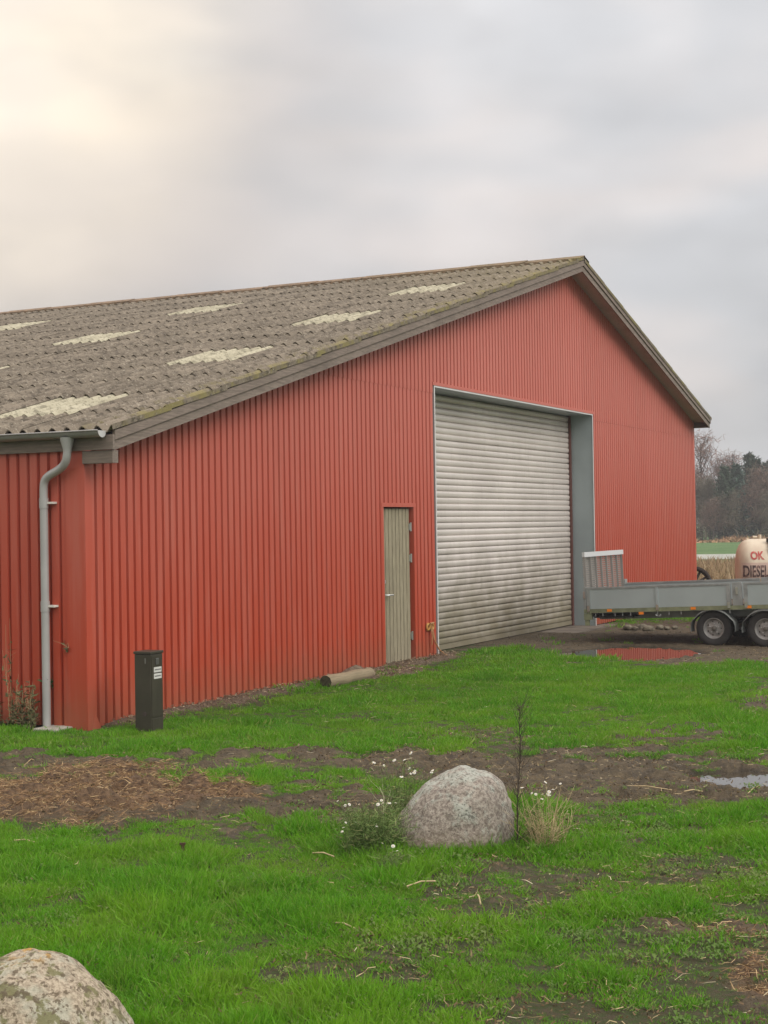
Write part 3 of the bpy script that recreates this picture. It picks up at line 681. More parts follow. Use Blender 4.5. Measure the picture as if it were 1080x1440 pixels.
def lichen_rock():
    m, t, b = newmat('lichen_rock'); co = t.add('ShaderNodeTexCoord').outputs['Object']; p = t.sep(co)
    a = t.noise(co, 70, 3, 0.7); big = t.noise(co, 5, 5, 0.6); md = t.noise(co, 19, 5, 0.6, 0.3); mo = t.noise(co, 11, 5, 0.62, 0.2); ms = t.noise(co, 38, 4, 0.6)
    c = t.mix(t.ramp(a, 0.38, 0.62), (0.25, 0.20, 0.14), (0.44, 0.37, 0.27))
    c = t.mix(t.math('MULTIPLY', t.ramp(big, 0.45, 0.6), 0.65), c, (0.36, 0.37, 0.29))
    c = t.mix(t.math('MULTIPLY', t.ramp(mo, 0.51, 0.57), 0.85), c, (0.13, 0.125, 0.045))
    c = t.mix(t.math('MULTIPLY', t.ramp(ms, 0.54, 0.60), 0.85), c, (0.10, 0.075, 0.045))
    org = t.math('MULTIPLY', t.ramp(p[2], 0.375, 0.425), t.ramp(md, 0.52, 0.58))
    c = t.mix(org, c, (0.46, 0.26, 0.05))
    t.set(b, 'Base Color', c); b.inputs['Roughness'].default_value = 0.9
    bp = t.add('ShaderNodeBump', {'Strength': 1.0, 'Distance': 0.008}); t.set(bp, 'Height', t.math('ADD', t.math('MULTIPLY', a, 0.7), t.math('ADD', md, ms))); t.set(b, 'Normal', bp.outputs[0]); return m
def sh1(p):
    z = p.z; x = p.x; 
    lean = 0.22 * max(z, 0)
    th = math.atan2(max(z, 0), abs(x) + 1e-6); s2 = math.sin(2 * th)
    k_ = 1 - 0.10 * s2 if x < 0 else 1 + 0.05 * s2
    return Vector((x * k_ + 0.20 * max(z, 0), p.y, (z if z > 0 else z * 0.6) * k_))
bc = gpt(645, 1196)
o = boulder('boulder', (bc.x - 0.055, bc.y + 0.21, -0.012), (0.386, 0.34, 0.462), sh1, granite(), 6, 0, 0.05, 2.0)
tag(o, 'speckled pinkish grey granite boulder beside the muddy track with white flowers round it', 'boulder')
o = boulder('boulder', (-1.285, 5.42, 0.0), (0.375, 0.36, 0.405), lambda p: Vector((p.x - (0.05 * p.z if p.z > 0 else 0), p.y, p.z)), lichen_rock(), 6, 0.3, 0.05, 8.0)
tag(o, 'pale boulder with orange and dark lichen cut off at the lower left corner', 'boulder')

# ------------------------------------------------------------------ trailer
TG = mat('trailer_grey_panel', (0.40, 0.46, 0.46), 0.42, 0.15, 0.12, 1.5)
TD = mat('trailer_galvanised', (0.36, 0.38, 0.37), 0.5, 0.3, 0.3, 6)
TGR = mat('mossy_chassis_rail', (0.27, 0.29, 0.17), 0.7, 0, 0.45, 5)
TB = mat('trailer_black', (0.025, 0.024, 0.022), 0.7)
TYRE = mat('tyre_rubber', (0.038, 0.036, 0.034), 0.85, 0, 0.3, 8, 0.003, 60)
RIM = mat('grey_rim', (0.42, 0.41, 0.39), 0.45, 0.3, 0.4, 9)
AMB = mat('amber_reflector', (0.85, 0.24, 0.02), 0.35)
PT = Vector((3.14, 24.03, 0.0)); TILT = R(2.0)
trl = empty('flatbed_trailer', PT, (0, 0, ROT - math.pi / 2)); tag(trl, 'grey twin axle flatbed trailer with a mesh ramp standing on its rear', 'trailer')
# local x forward along the side, local y across (away from the camera)
piv = Vector((2.4, 0, 0.25)); TT = Matrix.Translation(piv) @ Matrix.Rotation(-TILT, 4, 'Y') @ Matrix.Translation(-piv)
LEN, WID, Z0, Z1 = 5.0, 2.02, 0.60, 0.955
def tp(name, m, *boxes, bevel=0.0, par=None):
    b = MB()
    for bx in boxes: b.box(*bx, T=TT)
    return b.build(name, m, par or trl, bevel)
tp('floor', mat('ply_floor', (0.10, 0.075, 0.05), 0.8, 0, 0.3, 5), (0.02, LEN - 0.02, 0.03, WID - 0.03, Z0, Z0 + 0.03))
tp('chassis_rail', TGR, (0.0, LEN, -0.012, 0.03, Z0 - 0.045, Z0 + 0.016)); tp('chassis_rail', TGR, (0.0, LEN, WID - 0.03, WID + 0.012, Z0 - 0.045, Z0 + 0.016))
tp('chassis_beam', TD, (0.1, LEN + 0.4, 0.45, 0.52, Z0 - 0.17, Z0 - 0.001)); tp('chassis_beam', TD, (0.1, LEN + 0.4, WID - 0.52, WID - 0.45, Z0 - 0.17, Z0 - 0.001))
for yy in (0.0, WID - 0.03):
    sgn = -1 if yy == 0 else 1
    for (a, c) in ((0.05, 2.33), (2.53, 4.94)):
        s_ = tp('side_board', TG, (a, c, yy, yy + 0.03, Z0 + 0.018, Z1 - 0.03))
        tp('top_rail', TD, (a, c, yy - 0.008, yy + 0.038, Z1 - 0.029, Z1), par=s_)
        xm = (a + c) / 2
        ya, yb = (yy - 0.014, yy - 0.001) if yy == 0 else (yy + 0.031, yy + 0.044)
        tp('stiffener', TG, (xm - 0.02, xm + 0.02, ya, yb, Z0 + 0.02, Z1 - 0.03), par=s_)
        for xx in (a + 0.03, c - 0.03):
            tp('edge_frame', TD, (xx - 0.03, xx + 0.03, ya + 0.004, yb, Z0 + 0.02, Z1 - 0.03), par=s_)
            tp('hinge', STEEL, (xx - 0.02, xx + 0.02, ya - 0.01 if yy == 0 else yb, ya if yy == 0 else yb + 0.01, Z0 - 0.02, Z0 + 0.07), par=s_)
        tp('hinge', STEEL, (xm - 0.02, xm + 0.02, ya - 0.01 if yy == 0 else yb, ya if yy == 0 else yb + 0.01, Z0 - 0.02, Z0 + 0.06), par=s_)
    for xx in (0.0, 2.36, LEN - 0.05):
        wd_ = 0.14 if xx == 2.36 else 0.045
        p_ = tp('corner_post', TD, (xx, xx + wd_, yy - 0.01, yy + 0.04, Z0 - 0.05, Z1 + 0.01))
        tp('latch', STEEL, (xx + wd_ / 2 - 0.018, xx + wd_ / 2 + 0.018, yy - 0.03 if yy == 0 else yy + 0.041, yy - 0.0105 if yy == 0 else yy + 0.06, Z1 - 0.17, Z1 - 0.06), par=p_)
b = MB()
for k, xx in enumerate((0.42, 0.93, 1.75, 2.6, 3.6)):
    tp('marker_light', AMB, (xx - 0.038, xx + 0.038, -0.02, -0.0125, Z0 - 0.03 - (0.055 if k == 1 else 0), Z0 + 0.01 - (0.055 if k == 1 else 0)))
tp('marker_bracket', TB, (0.86, 1.0, -0.0115, 0.0, Z0 - 0.085, Z0 - 0.047))
for xx in (0.18, 0.3, 0.5, 0.62, 0.75, 1.18, 1.36, 1.55, 2.3, 3.15, 3.5):
    tp('rope_hook', TD, (xx, xx + 0.012, -0.006, 0.004, Z0 - 0.10, Z0 - 0.046))
tp('rear_crossbeam', TD, (0.0, 0.06, 0.05, WID - 0.05, Z0 - 0.12, Z0 - 0.001)); tp('rear_crossbeam', TB, (0.12, 0.75, 0.12, WID - 0.12, Z0 - 0.13, Z0 - 0.09))
bb = MB(); bb.box(0.0, 0.12, -0.02, 0.06, Z0 - 0.15, Z0 - 0.05, TT); bb.box(0.01, 0.07, -0.01, 0.05, Z0 - 0.24, Z0 - 0.15, TT); bb.build('ramp_hinge_bracket', TGR, trl)
bb = MB(); bb.tube([TT @ Vector((1.2 + 0.04 * math.cos(a_), -0.016, Z0 - 0.085 + 0.035 * math.sin(a_))) for a_ in np.linspace(-math.pi, 0, 9)], 0.010, 6); bb.build('lashing_ring', TD, trl)
# drawbar
bb = MB(); bb.box(LEN, LEN + 1.3, WID / 2 - 0.05, WID / 2 + 0.05, Z0 - 0.16, Z0 - 0.06, TT); bb.tube([TT @ Vector((LEN + 1.1, WID / 2 + 0.12, Z0 + 0.1)), TT @ Vector((LEN + 1.1, WID / 2 + 0.12, 0.08))], 0.03, 10); bb.build('drawbar', TD, trl)
# wheels
WR = 0.272
for yy in (0.045, WID - 0.225):
    near = yy < 1
    for wx in (2.03, 2.81):
        T = Matrix.Translation((wx, yy + 0.09, WR - 0.012)) @ Matrix.Rotation(math.pi / 2 if near else -math.pi / 2, 4, 'X')
        whe = empty('wheel', (0, 0, 0)); whe.parent = trl
        bb = MB(); bb.lathe([(0.155, 0.07), (0.178, 0.088), (0.23, 0.094), (0.262, 0.084), (WR, 0.064), (WR + 0.001, 0.02), (WR - 0.004, 0.014), (WR + 0.001, 0.008), (WR + 0.001, -0.008), (WR - 0.004, -0.014), (WR, -0.07), (0.215, -0.094), (0.155, -0.08)], 40, T); bb.build('tyre', TYRE, whe)
        bb = MB(); bb.lathe([(0.160, 0.074), (0.153, 0.078), (0.146, 0.066), (0.140, 0.03), (0.118, 0.012), (0.105, 0.030), (0.085, 0.038), (0.062, 0.030), (0.055, 0.036), (0.0, 0.036)], 32, T); rim = bb.build('rim', RIM, whe)
        bb = MB(); bb.lathe([(0.036, 0.034), (0.036, 0.066), (0.030, 0.074), (0.0, 0.074)], 20, T); bb.build('hub_cap', mat('hub_grease', (0.16, 0.15, 0.13), 0.6, 0.3), whe)
        for k in range(5):
            a_ = 2 * math.pi * k / 5 + 0.3; bb = MB(); bb.lathe([(0.011, 0.035), (0.011, 0.052), (0, 0.054)], 6, T @ Matrix.Translation((0.070 * math.cos(a_), 0.070 * math.sin(a_), 0))); bb.build('wheel_nut', STEEL, whe)
        for k in range(7):
            a_ = 2 * math.pi * k / 7; bb = MB(); bb.lathe([(0.012, 0.0275), (0.0, 0.0277)], 8, T @ Matrix.Translation((0.104 * math.cos(a_), 0.104 * math.sin(a_), 0.006))); bb.build('rim_hole', TB, whe)
        # mudguard
        bb = MB(); rws = []
        for a_ in np.linspace(R(-8), R(190), 20):
            rr_ = 0.322 if R(25) < a_ < R(155) else 0.322 + 0.02 * abs(math.cos(a_))
            c_, s_ = math.cos(a_), math.sin(a_); cx_, cz_ = wx, WR - 0.01
            rws.append([(cx_ + rr_ * c_, yy - 0.052, cz_ + (rr_ - 0.03) * s_ * 0.95), (cx_ + rr_ * c_, yy - 0.05, cz_ + rr_ * s_ * 0.95), (cx_ + rr_ * c_, yy + 0.19, cz_ + rr_ * s_ * 0.95)])
        bb.quadgrid(rws, True); bb.build('mudguard', mat('grey_plastic_guard', (0.20, 0.215, 0.205), 0.55, 0, 0.25, 5), trl)
bb = MB(); 
for wx in (2.03, 2.81): bb.tube([(wx, 0.15, WR), (wx, WID - 0.15, WR)], 0.035, 10)
bb.build('axle', TB, trl)
# folding mesh ramp
rm = empty('ramp', (0, 0, 0)); rm.parent = trl
LR = Matrix.Translation(TT @ Vector((0.03, 0, Z0 + 0.02))) @ Matrix.Rotation(R(-3), 4, 'Y')
RH = 0.82
b = MB(); b.box(-0.012, 0.030, 0.02, 2.04, RH - 0.002, RH + 0.075, LR @ Matrix.Translation((0, 0, 0)) ); b.build('top_flap', mat('ramp_flap', (0.60, 0.62, 0.62), 0.5, 0.1), rm)
for k in range(8):
    y_ = 0.04 + k * 0.275; b = MB(); b.box(-0.005, 0.03, y_ - 0.0045, y_ + 0.0045, 0.0, RH - 0.003, LR); b.build('ramp_bar', mat('ramp_bar_pale', (0.32, 0.31, 0.29), 0.5, 0.2), rm)
b = MB()
for k in range(24):
    z_ = 0.03 + k * 0.034; b.box(-0.018, -0.013, 0.03, 2.0, z_, z_ + 0.021, LR)
for k in range(36):
    y_ = 0.06 + k * 0.054; b.box(-0.0065, -0.002, y_ - 0.003, y_ + 0.003, 0.0, RH - 0.003, LR)
o = b.build('ramp_mesh', mat('ramp_mesh_grey', (0.36, 0.33, 0.30), 0.6, 0.2), rm); o['kind'] = 'stuff'
tp('ramp_spring', TD, (0.0, 0.07, 1.97, 2.10, Z1 - 0.03, Z1 + 0.06))

# ------------------------------------------------------------------ diesel tank
CRM = mat('cream_tank_paint', (0.66, 0.58, 0.44), 0.5, 0, 0.0, 3, col2=(0.56, 0.45, 0.34))
TDEP = 27.5
tl_ = dpt(1036, 800, TDEP)
tz_top = dpt(1070, 757.5, TDEP).z; TRAD = 0.54; tcz = tz_top - TRAD
tk = empty('diesel_tank', (tl_.x, TDEP + TRAD * 0.0, 0), (0, 0, R(-4))); tag(tk, 'cream horizontal diesel tank standing behind the trailer', 'fuel tank')
TLEN = 1.9
CAPD = 0.36
def tank_r(x):
    if x < CAPD: q = 1 - x / CAPD; return TRAD * (1 - q ** 3.6) ** (1 / 3.6)
    if x > TLEN - CAPD: q = 1 - (TLEN - x) / CAPD; return TRAD * max(0, (1 - q ** 3.6)) ** (1 / 3.6)
    return TRAD
bb = MB(); rws = []
xsn = [0.0005, 0.004, 0.012, 0.03, 0.06, 0.1, 0.15, 0.2, 0.25, CAPD, 0.6, 1.0, 1.4, TLEN - CAPD, TLEN - 0.2, TLEN - 0.1, TLEN - 0.03, TLEN - 0.004, TLEN - 0.0005]
for x_ in xsn: rws.append([(x_, tank_r(x_) * math.cos(a_), tcz + tank_r(x_) * math.sin(a_)) for a_ in [2 * math.pi * k / 40 for k in range(40)]])
bb.quadgrid(rws, True, close=True); bb.face(rws[0]); bb.face(rws[-1]); bb.build('shell', CRM, tk)
bb = MB()
for x_ in (0.4, 1.45): bb.box(x_, x_ + 0.08, -0.38, 0.38, 0.0, tcz - 0.22)
bb.build('cradle', TD, tk)
bb = MB(); bb.tube([(0.42, 0, tz_top - 0.01), (0.42, 0, tz_top + 0.075)], 0.028, 10); bb.tube([(0.37, 0, tz_top + 0.03), (0.30, 0, tz_top + 0.035)], 0.02, 8); bb.build('filler_cap', CRM, tk)
bb = MB(); bb.tube([(0.18, 0, tz_top - 0.05), (0.20, 0, tz_top + 0.02)], 0.02, 8); bb.build('vent', CRM, tk)
bb = MB(); pts = [(0.62, -0.1, tz_top - 0.02), (0.53, -0.28, tz_top - 0.03), (0.50, -0.44, tz_top - 0.16), (0.51, -0.50, tz_top - 0.34), (0.56, -0.51, tz_top - 0.52), (0.66, -0.5, tz_top - 0.70), (0.8, -0.49, tz_top - 0.62), (0.84, -0.45, tz_top - 0.3), (0.8, -0.3, tz_top - 0.05)]
bb.tube(pts, 0.017, 8); bb.box(0.49, 0.62, -0.33, -0.24, tz_top - 0.055, tz_top + 0.01); bb.build('hose', TB, tk)
def lettering(txt, name, x0, x1, z0, z1, m, par, bold=0.0):
    cu = bpy.data.curves.new(name, 'FONT'); cu.body = txt; cu.offset = bold; cu.resolution_u = 3
    ob = bpy.data.objects.new('tmp', cu); COL.objects.link(ob); bpy.context.view_layer.update()
    me_ = bpy.data.meshes.new_from_object(ob); COL.objects.unlink(ob); bpy.data.objects.remove(ob)
    import bmesh
    bm = bmesh.new(); bm.from_mesh(me_); 
    bmesh.ops.triangulate(bm, faces=bm.faces[:]); bmesh.ops.subdivide_edges(bm, edges=bm.edges[:], cuts=2, use_grid_fill=True)
    v = [q.co for q in bm.verts]; mnx, mxx = min(c.x for c in v), max(c.x for c in v); mny, mxy = min(c.y for c in v), max(c.y for c in v)
    for c in v:
        X_ = x0 + (c.x - mnx) / (mxx - mnx) * (x1 - x0); Z_ = z0 + (c.y - mny) / (mxy - mny) * (z1 - z0)
        r_ = tank_r(X_) + 0.006; yy = -math.sqrt(max(r_ * r_ - (Z_ - tcz) ** 2, 0.0)); c.x, c.y, c.z = X_, yy, Z_
    bm.to_mesh(me_); bm.free(); me_.materials.clear(); me_.materials.append(m)
    return link(name, me_, par)
def zz_at(py): return dpt(1060, py, TDEP - 0.4).z
bb = MB(); rws = []
for z_ in np.linspace(zz_at(814.5), zz_at(791), 8):
    rws.append([(x_, -math.sqrt((tank_r(x_) + 0.003) ** 2 - (z_ - tcz) ** 2), z_) for x_ in np.linspace(0.03, 0.52, 14)])
bb.quadgrid(rws, True); bb.build('sign_plate', mat('faded_pink_plate', (0.60, 0.44, 0.36), 0.6, 0, 0.15, 6), tk)
def letter_mat(name, c, c2):
    m, t, b = newmat(name); co = t.add('ShaderNodeTexCoord').outputs['Object']
    t.set(b, 'Base Color', t.mix(t.ramp(t.noise(co, 14, 5, 0.7), 0.48, 0.62), c, c2)); b.inputs['Roughness'].default_value = 0.7; return m
lettering('DIESEL', 'lettering', 0.045, 0.47, zz_at(811.5), zz_at(794.5), letter_mat('worn_dark_print', (0.075, 0.045, 0.045), (0.25, 0.15, 0.125)), tk, 0.028)
lettering('OK', 'logo_lettering', 0.17, 0.41, zz_at(787), zz_at(775), letter_mat('worn_red_print', (0.42, 0.06, 0.055), (0.50, 0.20, 0.14)), tk, 0.035)

# ------------------------------------------------------------------ field edge: rail, rusty implement, reeds
RAILM = mat('white_rail_paint', (0.82, 0.80, 0.78), 0.7, 0, 0.25, 1.5)
fr = empty('rail_fence', (0, 62, 0)); tag(fr, 'low white rail running along the edge of the green field', 'fence')
for k in range(14):
    x0 = 6 + k * 3.2; z0 = 0.34 + 0.005 * k; bb = MB(); bb.box(x0, x0 + 3.17, -0.03, 0.03, z0 - 0.02, z0 + 0.18); bb.build('rail', RAILM, fr)
    bb = MB(); bb.box(x0 - 0.05, x0 + 0.05, 0.031, 0.13, 0, z0 + 0.2); bb.build('post', RAILM, fr)
RUST = mat('rusty_dark_iron', (0.06, 0.045, 0.038), 0.9, 0.2, 0.4, 8)
im = empty('implement_wheel', dpt(975, 830, 35) * 1.0); im.location.z = 0.0; tag(im, 'dark iron implement wheel half hidden behind the barn corner', 'wheel')
bb = MB(); Tm = Matrix.Translation((0, 0, 0.43)) @ Matrix.Rotation(R(80), 4, 'X') @ Matrix.Rotation(R(0), 4, 'Y')
bb.lathe([(0.35, -0.07), (0.43, -0.07), (0.43, 0.07), (0.35, 0.07), (0.35, -0.07)], 36, Tm); bb.build('tread', RUST, im)
for k in range(12):
    a_ = 2 * math.pi * k / 12; bb = MB(); bb.tube([Tm @ Vector((0.06 * math.cos(a_), 0.06 * math.sin(a_), 0.03)), Tm @ Vector((0.36 * math.cos(a_), 0.36 * math.sin(a_), 0))], 0.028, 6); bb.build('spoke', RUST, im)
bb = MB(); bb.lathe([(0, 0.08), (0.07, 0.08), (0.07, -0.08), (0, -0.08)], 16, Tm); bb.build('hub', RUST, im)

def sliver_mesh(name, P, D, Wd, m, extra=None):
    """P base points, D direction vectors (length = blade), Wd widths: one thin bent quad pair per blade, as a single mesh"""
    n = len(P); side = np.cross(D, rng.normal(size=D.shape)); side /= np.linalg.norm(side, axis=1, keepdims=True) + 1e-9
    s = side * Wd[:, None]; bend = rng.normal(size=D.shape) * np.linalg.norm(D, axis=1, keepdims=True) * 0.10
    v = np.stack([P - s / 2, P + s / 2, P + D * 0.55 + bend + s * 0.4, P + D * 0.55 + bend - s * 0.4, P + D], 1).reshape(-1, 3)
    b = np.arange(n)[:, None] * 5
    me_ = bpy.data.meshes.new(name)
    q = (b + np.array([0, 1, 2, 3])); t_ = (b + np.array([3, 2, 4]))
    loops = np.concatenate([q, t_], 1).reshape(-1)
    me_.vertices.add(n * 5); me_.vertices.foreach_set('co', v.astype(np.float32).ravel())
    me_.loops.add(len(loops)); me_.loops.foreach_set('vertex_index', loops.astype(np.int32))
    st = np.stack([np.arange(n) * 7, np.arange(n) * 7 + 4], 1).ravel(); tot = np.tile([4, 3], n)
    me_.polygons.add(2 * n); me_.polygons.foreach_set('loop_start', st.astype(np.int32)); me_.polygons.foreach_set('loop_total', tot.astype(np.int32))
    me_.update(); at = me_.attributes.new('tint', 'FLOAT', 'POINT'); at.data.foreach_set('value', np.repeat(rng.random(n), 5).astype(np.float32))
    me_.materials.append(m); return me_
def tint_mat(name, c1, c2, c3=None, rough=0.8, trans=0.0):
    m, t, b = newmat(name); a = t.add('ShaderNodeAttribute', attribute_name='tint').outputs['Fac']
    c = t.mix(a, c1, c2)
    if c3: c = t.mix(t.ramp(a, 0.72, 0.95), c, c3)
    t.set(b, 'Base Color', c); b.inputs['Roughness'].default_value = rough; b.inputs['Specular IOR Level'].default_value = 0.25
    return m
REED = tint_mat('dry_reeds', (0.36, 0.25, 0.14), (0.22, 0.145, 0.085), (0.45, 0.35, 0.22))
n = 26000; X_ = rng.uniform(4, 34, n); Y_ = rng.uniform(40, 60, n); keep = (X_ / Y_ > 0.14) | (X_ > 9)
X_, Y_ = X_[keep], Y_[keep]; n = len(X_)
D = np.stack([rng.normal(0, .12, n), rng.normal(0, .12, n), rng.uniform(0.3, 0.62, n) * (1 + 0.35 * (fbm(X_, Y_, .6) - .5))], 1)
o = link('reeds', sliver_mesh('reeds', np.stack([X_, Y_, np.zeros(n)], 1), D, rng.uniform(.03, .06, n), REED)); tag(o, 'dry straw coloured reeds between the yard and the field', 'reeds', kind='stuff')
n = 9000; X_ = rng.uniform(12, 60, n); Y_ = rng.uniform(131, 137, n)
D = np.stack([rng.normal(0, .2, n), rng.normal(0, .2, n), rng.uniform(0.25, 0.8, n) * np.clip(2.6 * fbm(X_, Y_, .22) - 0.55, 0.05, 1.5)], 1)
o = link('tall_dry_grass', sliver_mesh('tall_dry_grass', np.stack([X_, Y_, np.zeros(n)], 1), D, rng.uniform(.10, .2, n), tint_mat('dry_verge', (0.42, 0.24, 0.13), (0.26, 0.18, 0.10)))); tag(o, 'band of orange brown dry grass below the far trees', 'dry grass', kind='stuff')

# ------------------------------------------------------------------ trees
BARK = mat('grey_bark', (0.13, 0.11, 0.095), 0.9, 0, 0.4, 2)
def leaf_cloud(n, fn, size, m, name, up_=0.0):
    P = np.array([fn() for _ in range(n)]); D = rng.normal(size=(n, 3)); D[:, 2] += up_; D /= np.linalg.norm(D, axis=1, keepdims=True); D *= rng.uniform(0.6, 1.3, n)[:, None] * size[1]
    return sliver_mesh(name, P, D, rng.uniform(0.6, 1.2, n) * size[0], m)
def branches(h, nb, spread, rise):
    b = MB(); tips = []
    b.tube([(0, 0, -0.3), (0.05, 0, h * 0.35), (0, 0.08, h * 0.7), (0.04, 0, h * 0.97)], [0.13, 0.10, 0.06, 0.015], 6)
    for k in range(nb):
        z_ = h * random.uniform(0.18, 0.92); a_ = random.uniform(0, 6.28); L = spread * (1.15 - z_ / h) * random.uniform(0.6, 1.1) + 0.3
        e = Vector((math.cos(a_) * L, math.sin(a_) * L, z_ + L * rise * random.uniform(0.6, 1.2))); s_ = Vector((0, 0, z_)); md_ = s_.lerp(e, 0.5) + Vector((0, 0, -0.06 * L))
        b.tube([s_, md_, e], [0.035, 0.022, 0.008], 3, False)
        for q in range(4):
            p_ = s_.lerp(e, random.uniform(0.3, 1.0)); d_ = Vector((random.gauss(0, 1), random.gauss(0, 1), random.gauss(0.8, 0.6))).normalized() * random.uniform(0.3, 0.8); b.tube([p_, p_ + d_], [0.012, 0.004], 3, False); tips.append(p_ + d_ * 0.6)
    return b, tips
tree_kinds = []
bare_cols = [((0.25, 0.160, 0.120), (0.13, 0.10, 0.08)), ((0.17, 0.15, 0.105), (0.12, 0.105, 0.075)), ((0.30, 0.18, 0.145), (0.19, 0.13, 0.105))]
for k in range(3):
    h = (6.6, 5.8, 7.6)[k]; b, tips = branches(h, 46, 2.3 if k < 2 else 1.7, 0.9 if k < 2 else 1.6)
    tr = b.mesh('trunk', BARK)
    tm = tint_mat('bare_twigs_%d' % k, *bare_cols[k]) if False else tint_mat(('brown_twigs', 'olive_twigs', 'pink_twigs')[k], *bare_cols[k])
    def fn(tips=tips): c = random.choice(tips); return (c.x + random.gauss(0, .3), c.y + random.gauss(0, .3), c.z + random.gauss(0, .3))
    cw = leaf_cloud(3600 if k < 2 else 1700, fn, (0.035, 0.55), tm, 'crown', 0.7); tree_kinds.append((tr, cw, h))
for k in range(2):
    h = (7.6, 6.6)[k]; b = MB(); b.tube([(0, 0, -0.3), (0, 0, h * 0.98)], [0.13, 0.02], 6); tr = b.mesh('trunk', BARK); lv = []
    nw = 22
    for wv_ in range(nw):
        z_ = h * (0.10 + 0.88 * wv_ / nw); L0 = (1.75 if k == 0 else 2.0) * (1 - wv_ / nw) ** 0.8 + 0.12
        for q in range(8):
            a_ = q * 0.785 + wv_ * 0.6 + random.uniform(-.2, .2); L = L0 * random.uniform(0.65, 1.15)
            for s_ in range(9):
                f_ = (s_ + 0.6) / 9; lv.append((math.cos(a_) * L * f_ + random.gauss(0, .07), math.sin(a_) * L * f_ + random.gauss(0, .07), z_ + 0.18 * L * f_ * (1 if f_ < .7 else 1.5) - 0.15 * L * f_ + random.gauss(0, .06)))
    n = len(lv); P = np.array(lv); P = np.repeat(P, 2, 0) + rng.normal(0, .06, (2 * n, 3)); D = rng.normal(size=P.shape); D /= np.linalg.norm(D, axis=1, keepdims=True); D *= rng.uniform(.2, .45, 2 * n)[:, None]
    cw = sliver_mesh('crown', P, D, rng.uniform(.08, .17, 2 * n), tint_mat(('dark_needles', 'blue_needles')[k], ((0.055, 0.088, 0.052), (0.065, 0.11, 0.085))[k], ((0.030, 0.052, 0.032), (0.040, 0.070, 0.056))[k])); tree_kinds.append((tr, cw, h))
def put_tree(X_, Y_, kind, hgt, label):
    tr, cw, h = tree_kinds[kind]; nm = 'conifer_tree' if kind > 2 else 'bare_tree'
    o = empty(nm, (X_, Y_, -0.05), (0, 0, random.uniform(0, 6.28))); s_ = hgt / h; o.scale = (s_ * random.uniform(0.95, 1.25), s_ * random.uniform(0.95, 1.25), s_)
    link('trunk', tr, o); link('crown', cw, o); tag(o, label, 'tree', 'trees along the far edge of the field')
# visible ones: (photo x, photo y of the top, depth, kind)
vis = [(984, 626, 146, 2, 'tall thin bare tree whose twigs rise beside the barn eave corner'),
 (972, 676, 143, 0, 'brown bare tree half hidden behind the right barn corner'),
 (997, 684, 141, 1, 'olive brown bare bushy tree just right of the barn corner'),
 (1009, 656, 148, 2, 'pinkish topped bare tree between the barn corner and the conifers'),
 (1019, 652, 139, 3, 'low dark green conifer left of the tallest conifers'),
 (1029, 650, 147, 2, 'thin bare tree with pale twigs left of the tallest conifer'),
 (1036, 650, 139.5, 4, 'blue green conifer left of the tallest one'),
 (1054, 634, 146, 3, 'tallest dark conifer with a pointed top above the fuel tank'),
 (1063, 641, 148, 3, 'dark pointed conifer right behind the tallest one'),
 (1047, 690, 139, 0, 'low brown bare tree in front of the conifers left of the fuel tank'),
 (1068, 668, 140, 0, 'reddish brown bare tree at the right picture edge above the tank'),
 (1080, 646, 146, 4, 'blue green conifer cut by the right picture edge'),
 (1024, 700, 138, 1, 'low olive scrubby tree at the field edge below the conifers'),
 (1002, 708, 137.5, 0, 'low brown scrubby tree at the field edge near the barn'),
 (1084, 700, 138, 1, 'low olive scrubby tree cut by the right picture edge')]
for px_, py_, dp_, kd, lab in vis:
    p = dpt(px_, py_, dp_); put_tree(p.x, p.y, kd, p.z * (1.04 if kd < 3 else 1.0), lab)
k = 0
for X_ in np.arange(6, 27, 2.6):
    put_tree(X_ + random.uniform(-.7, .7), random.uniform(138, 152), random.choice((0, 1, 2, 3)), random.uniform(5.5, 7.5), 'tree of the far wood hidden behind the barn'); k += 1
for X_ in np.arange(39.5, 66, 2.2):
    put_tree(X_ + random.uniform(-.7, .7), random.uniform(138, 150), random.choice((0, 1, 3, 4)), random.uniform(5, 8), 'tree of the far wood beyond the right picture edge')
# shrubs filling the wood floor
n = 26000; X_ = rng.uniform(4, 70, n); Y_ = rng.uniform(137, 156, n); hmax = 1.2 + 3.2 * fbm(X_, Y_, .22, 3)
P = np.stack([X_, Y_, rng.uniform(0, 1, n) * hmax], 1); D = rng.normal(size=(n, 3)); D[:, 2] = np.abs(D[:, 2]); D *= 0.45
o = link('undergrowth', sliver_mesh('undergrowth', P, D, rng.uniform(.05, .12, n), tint_mat('undergrowth_twigs', (0.18, 0.15, 0.11), (0.11, 0.105, 0.07), (0.19, 0.21, 0.11)))); tag(o, 'tangled brown undergrowth filling the far wood', 'undergrowth', kind='stuff')

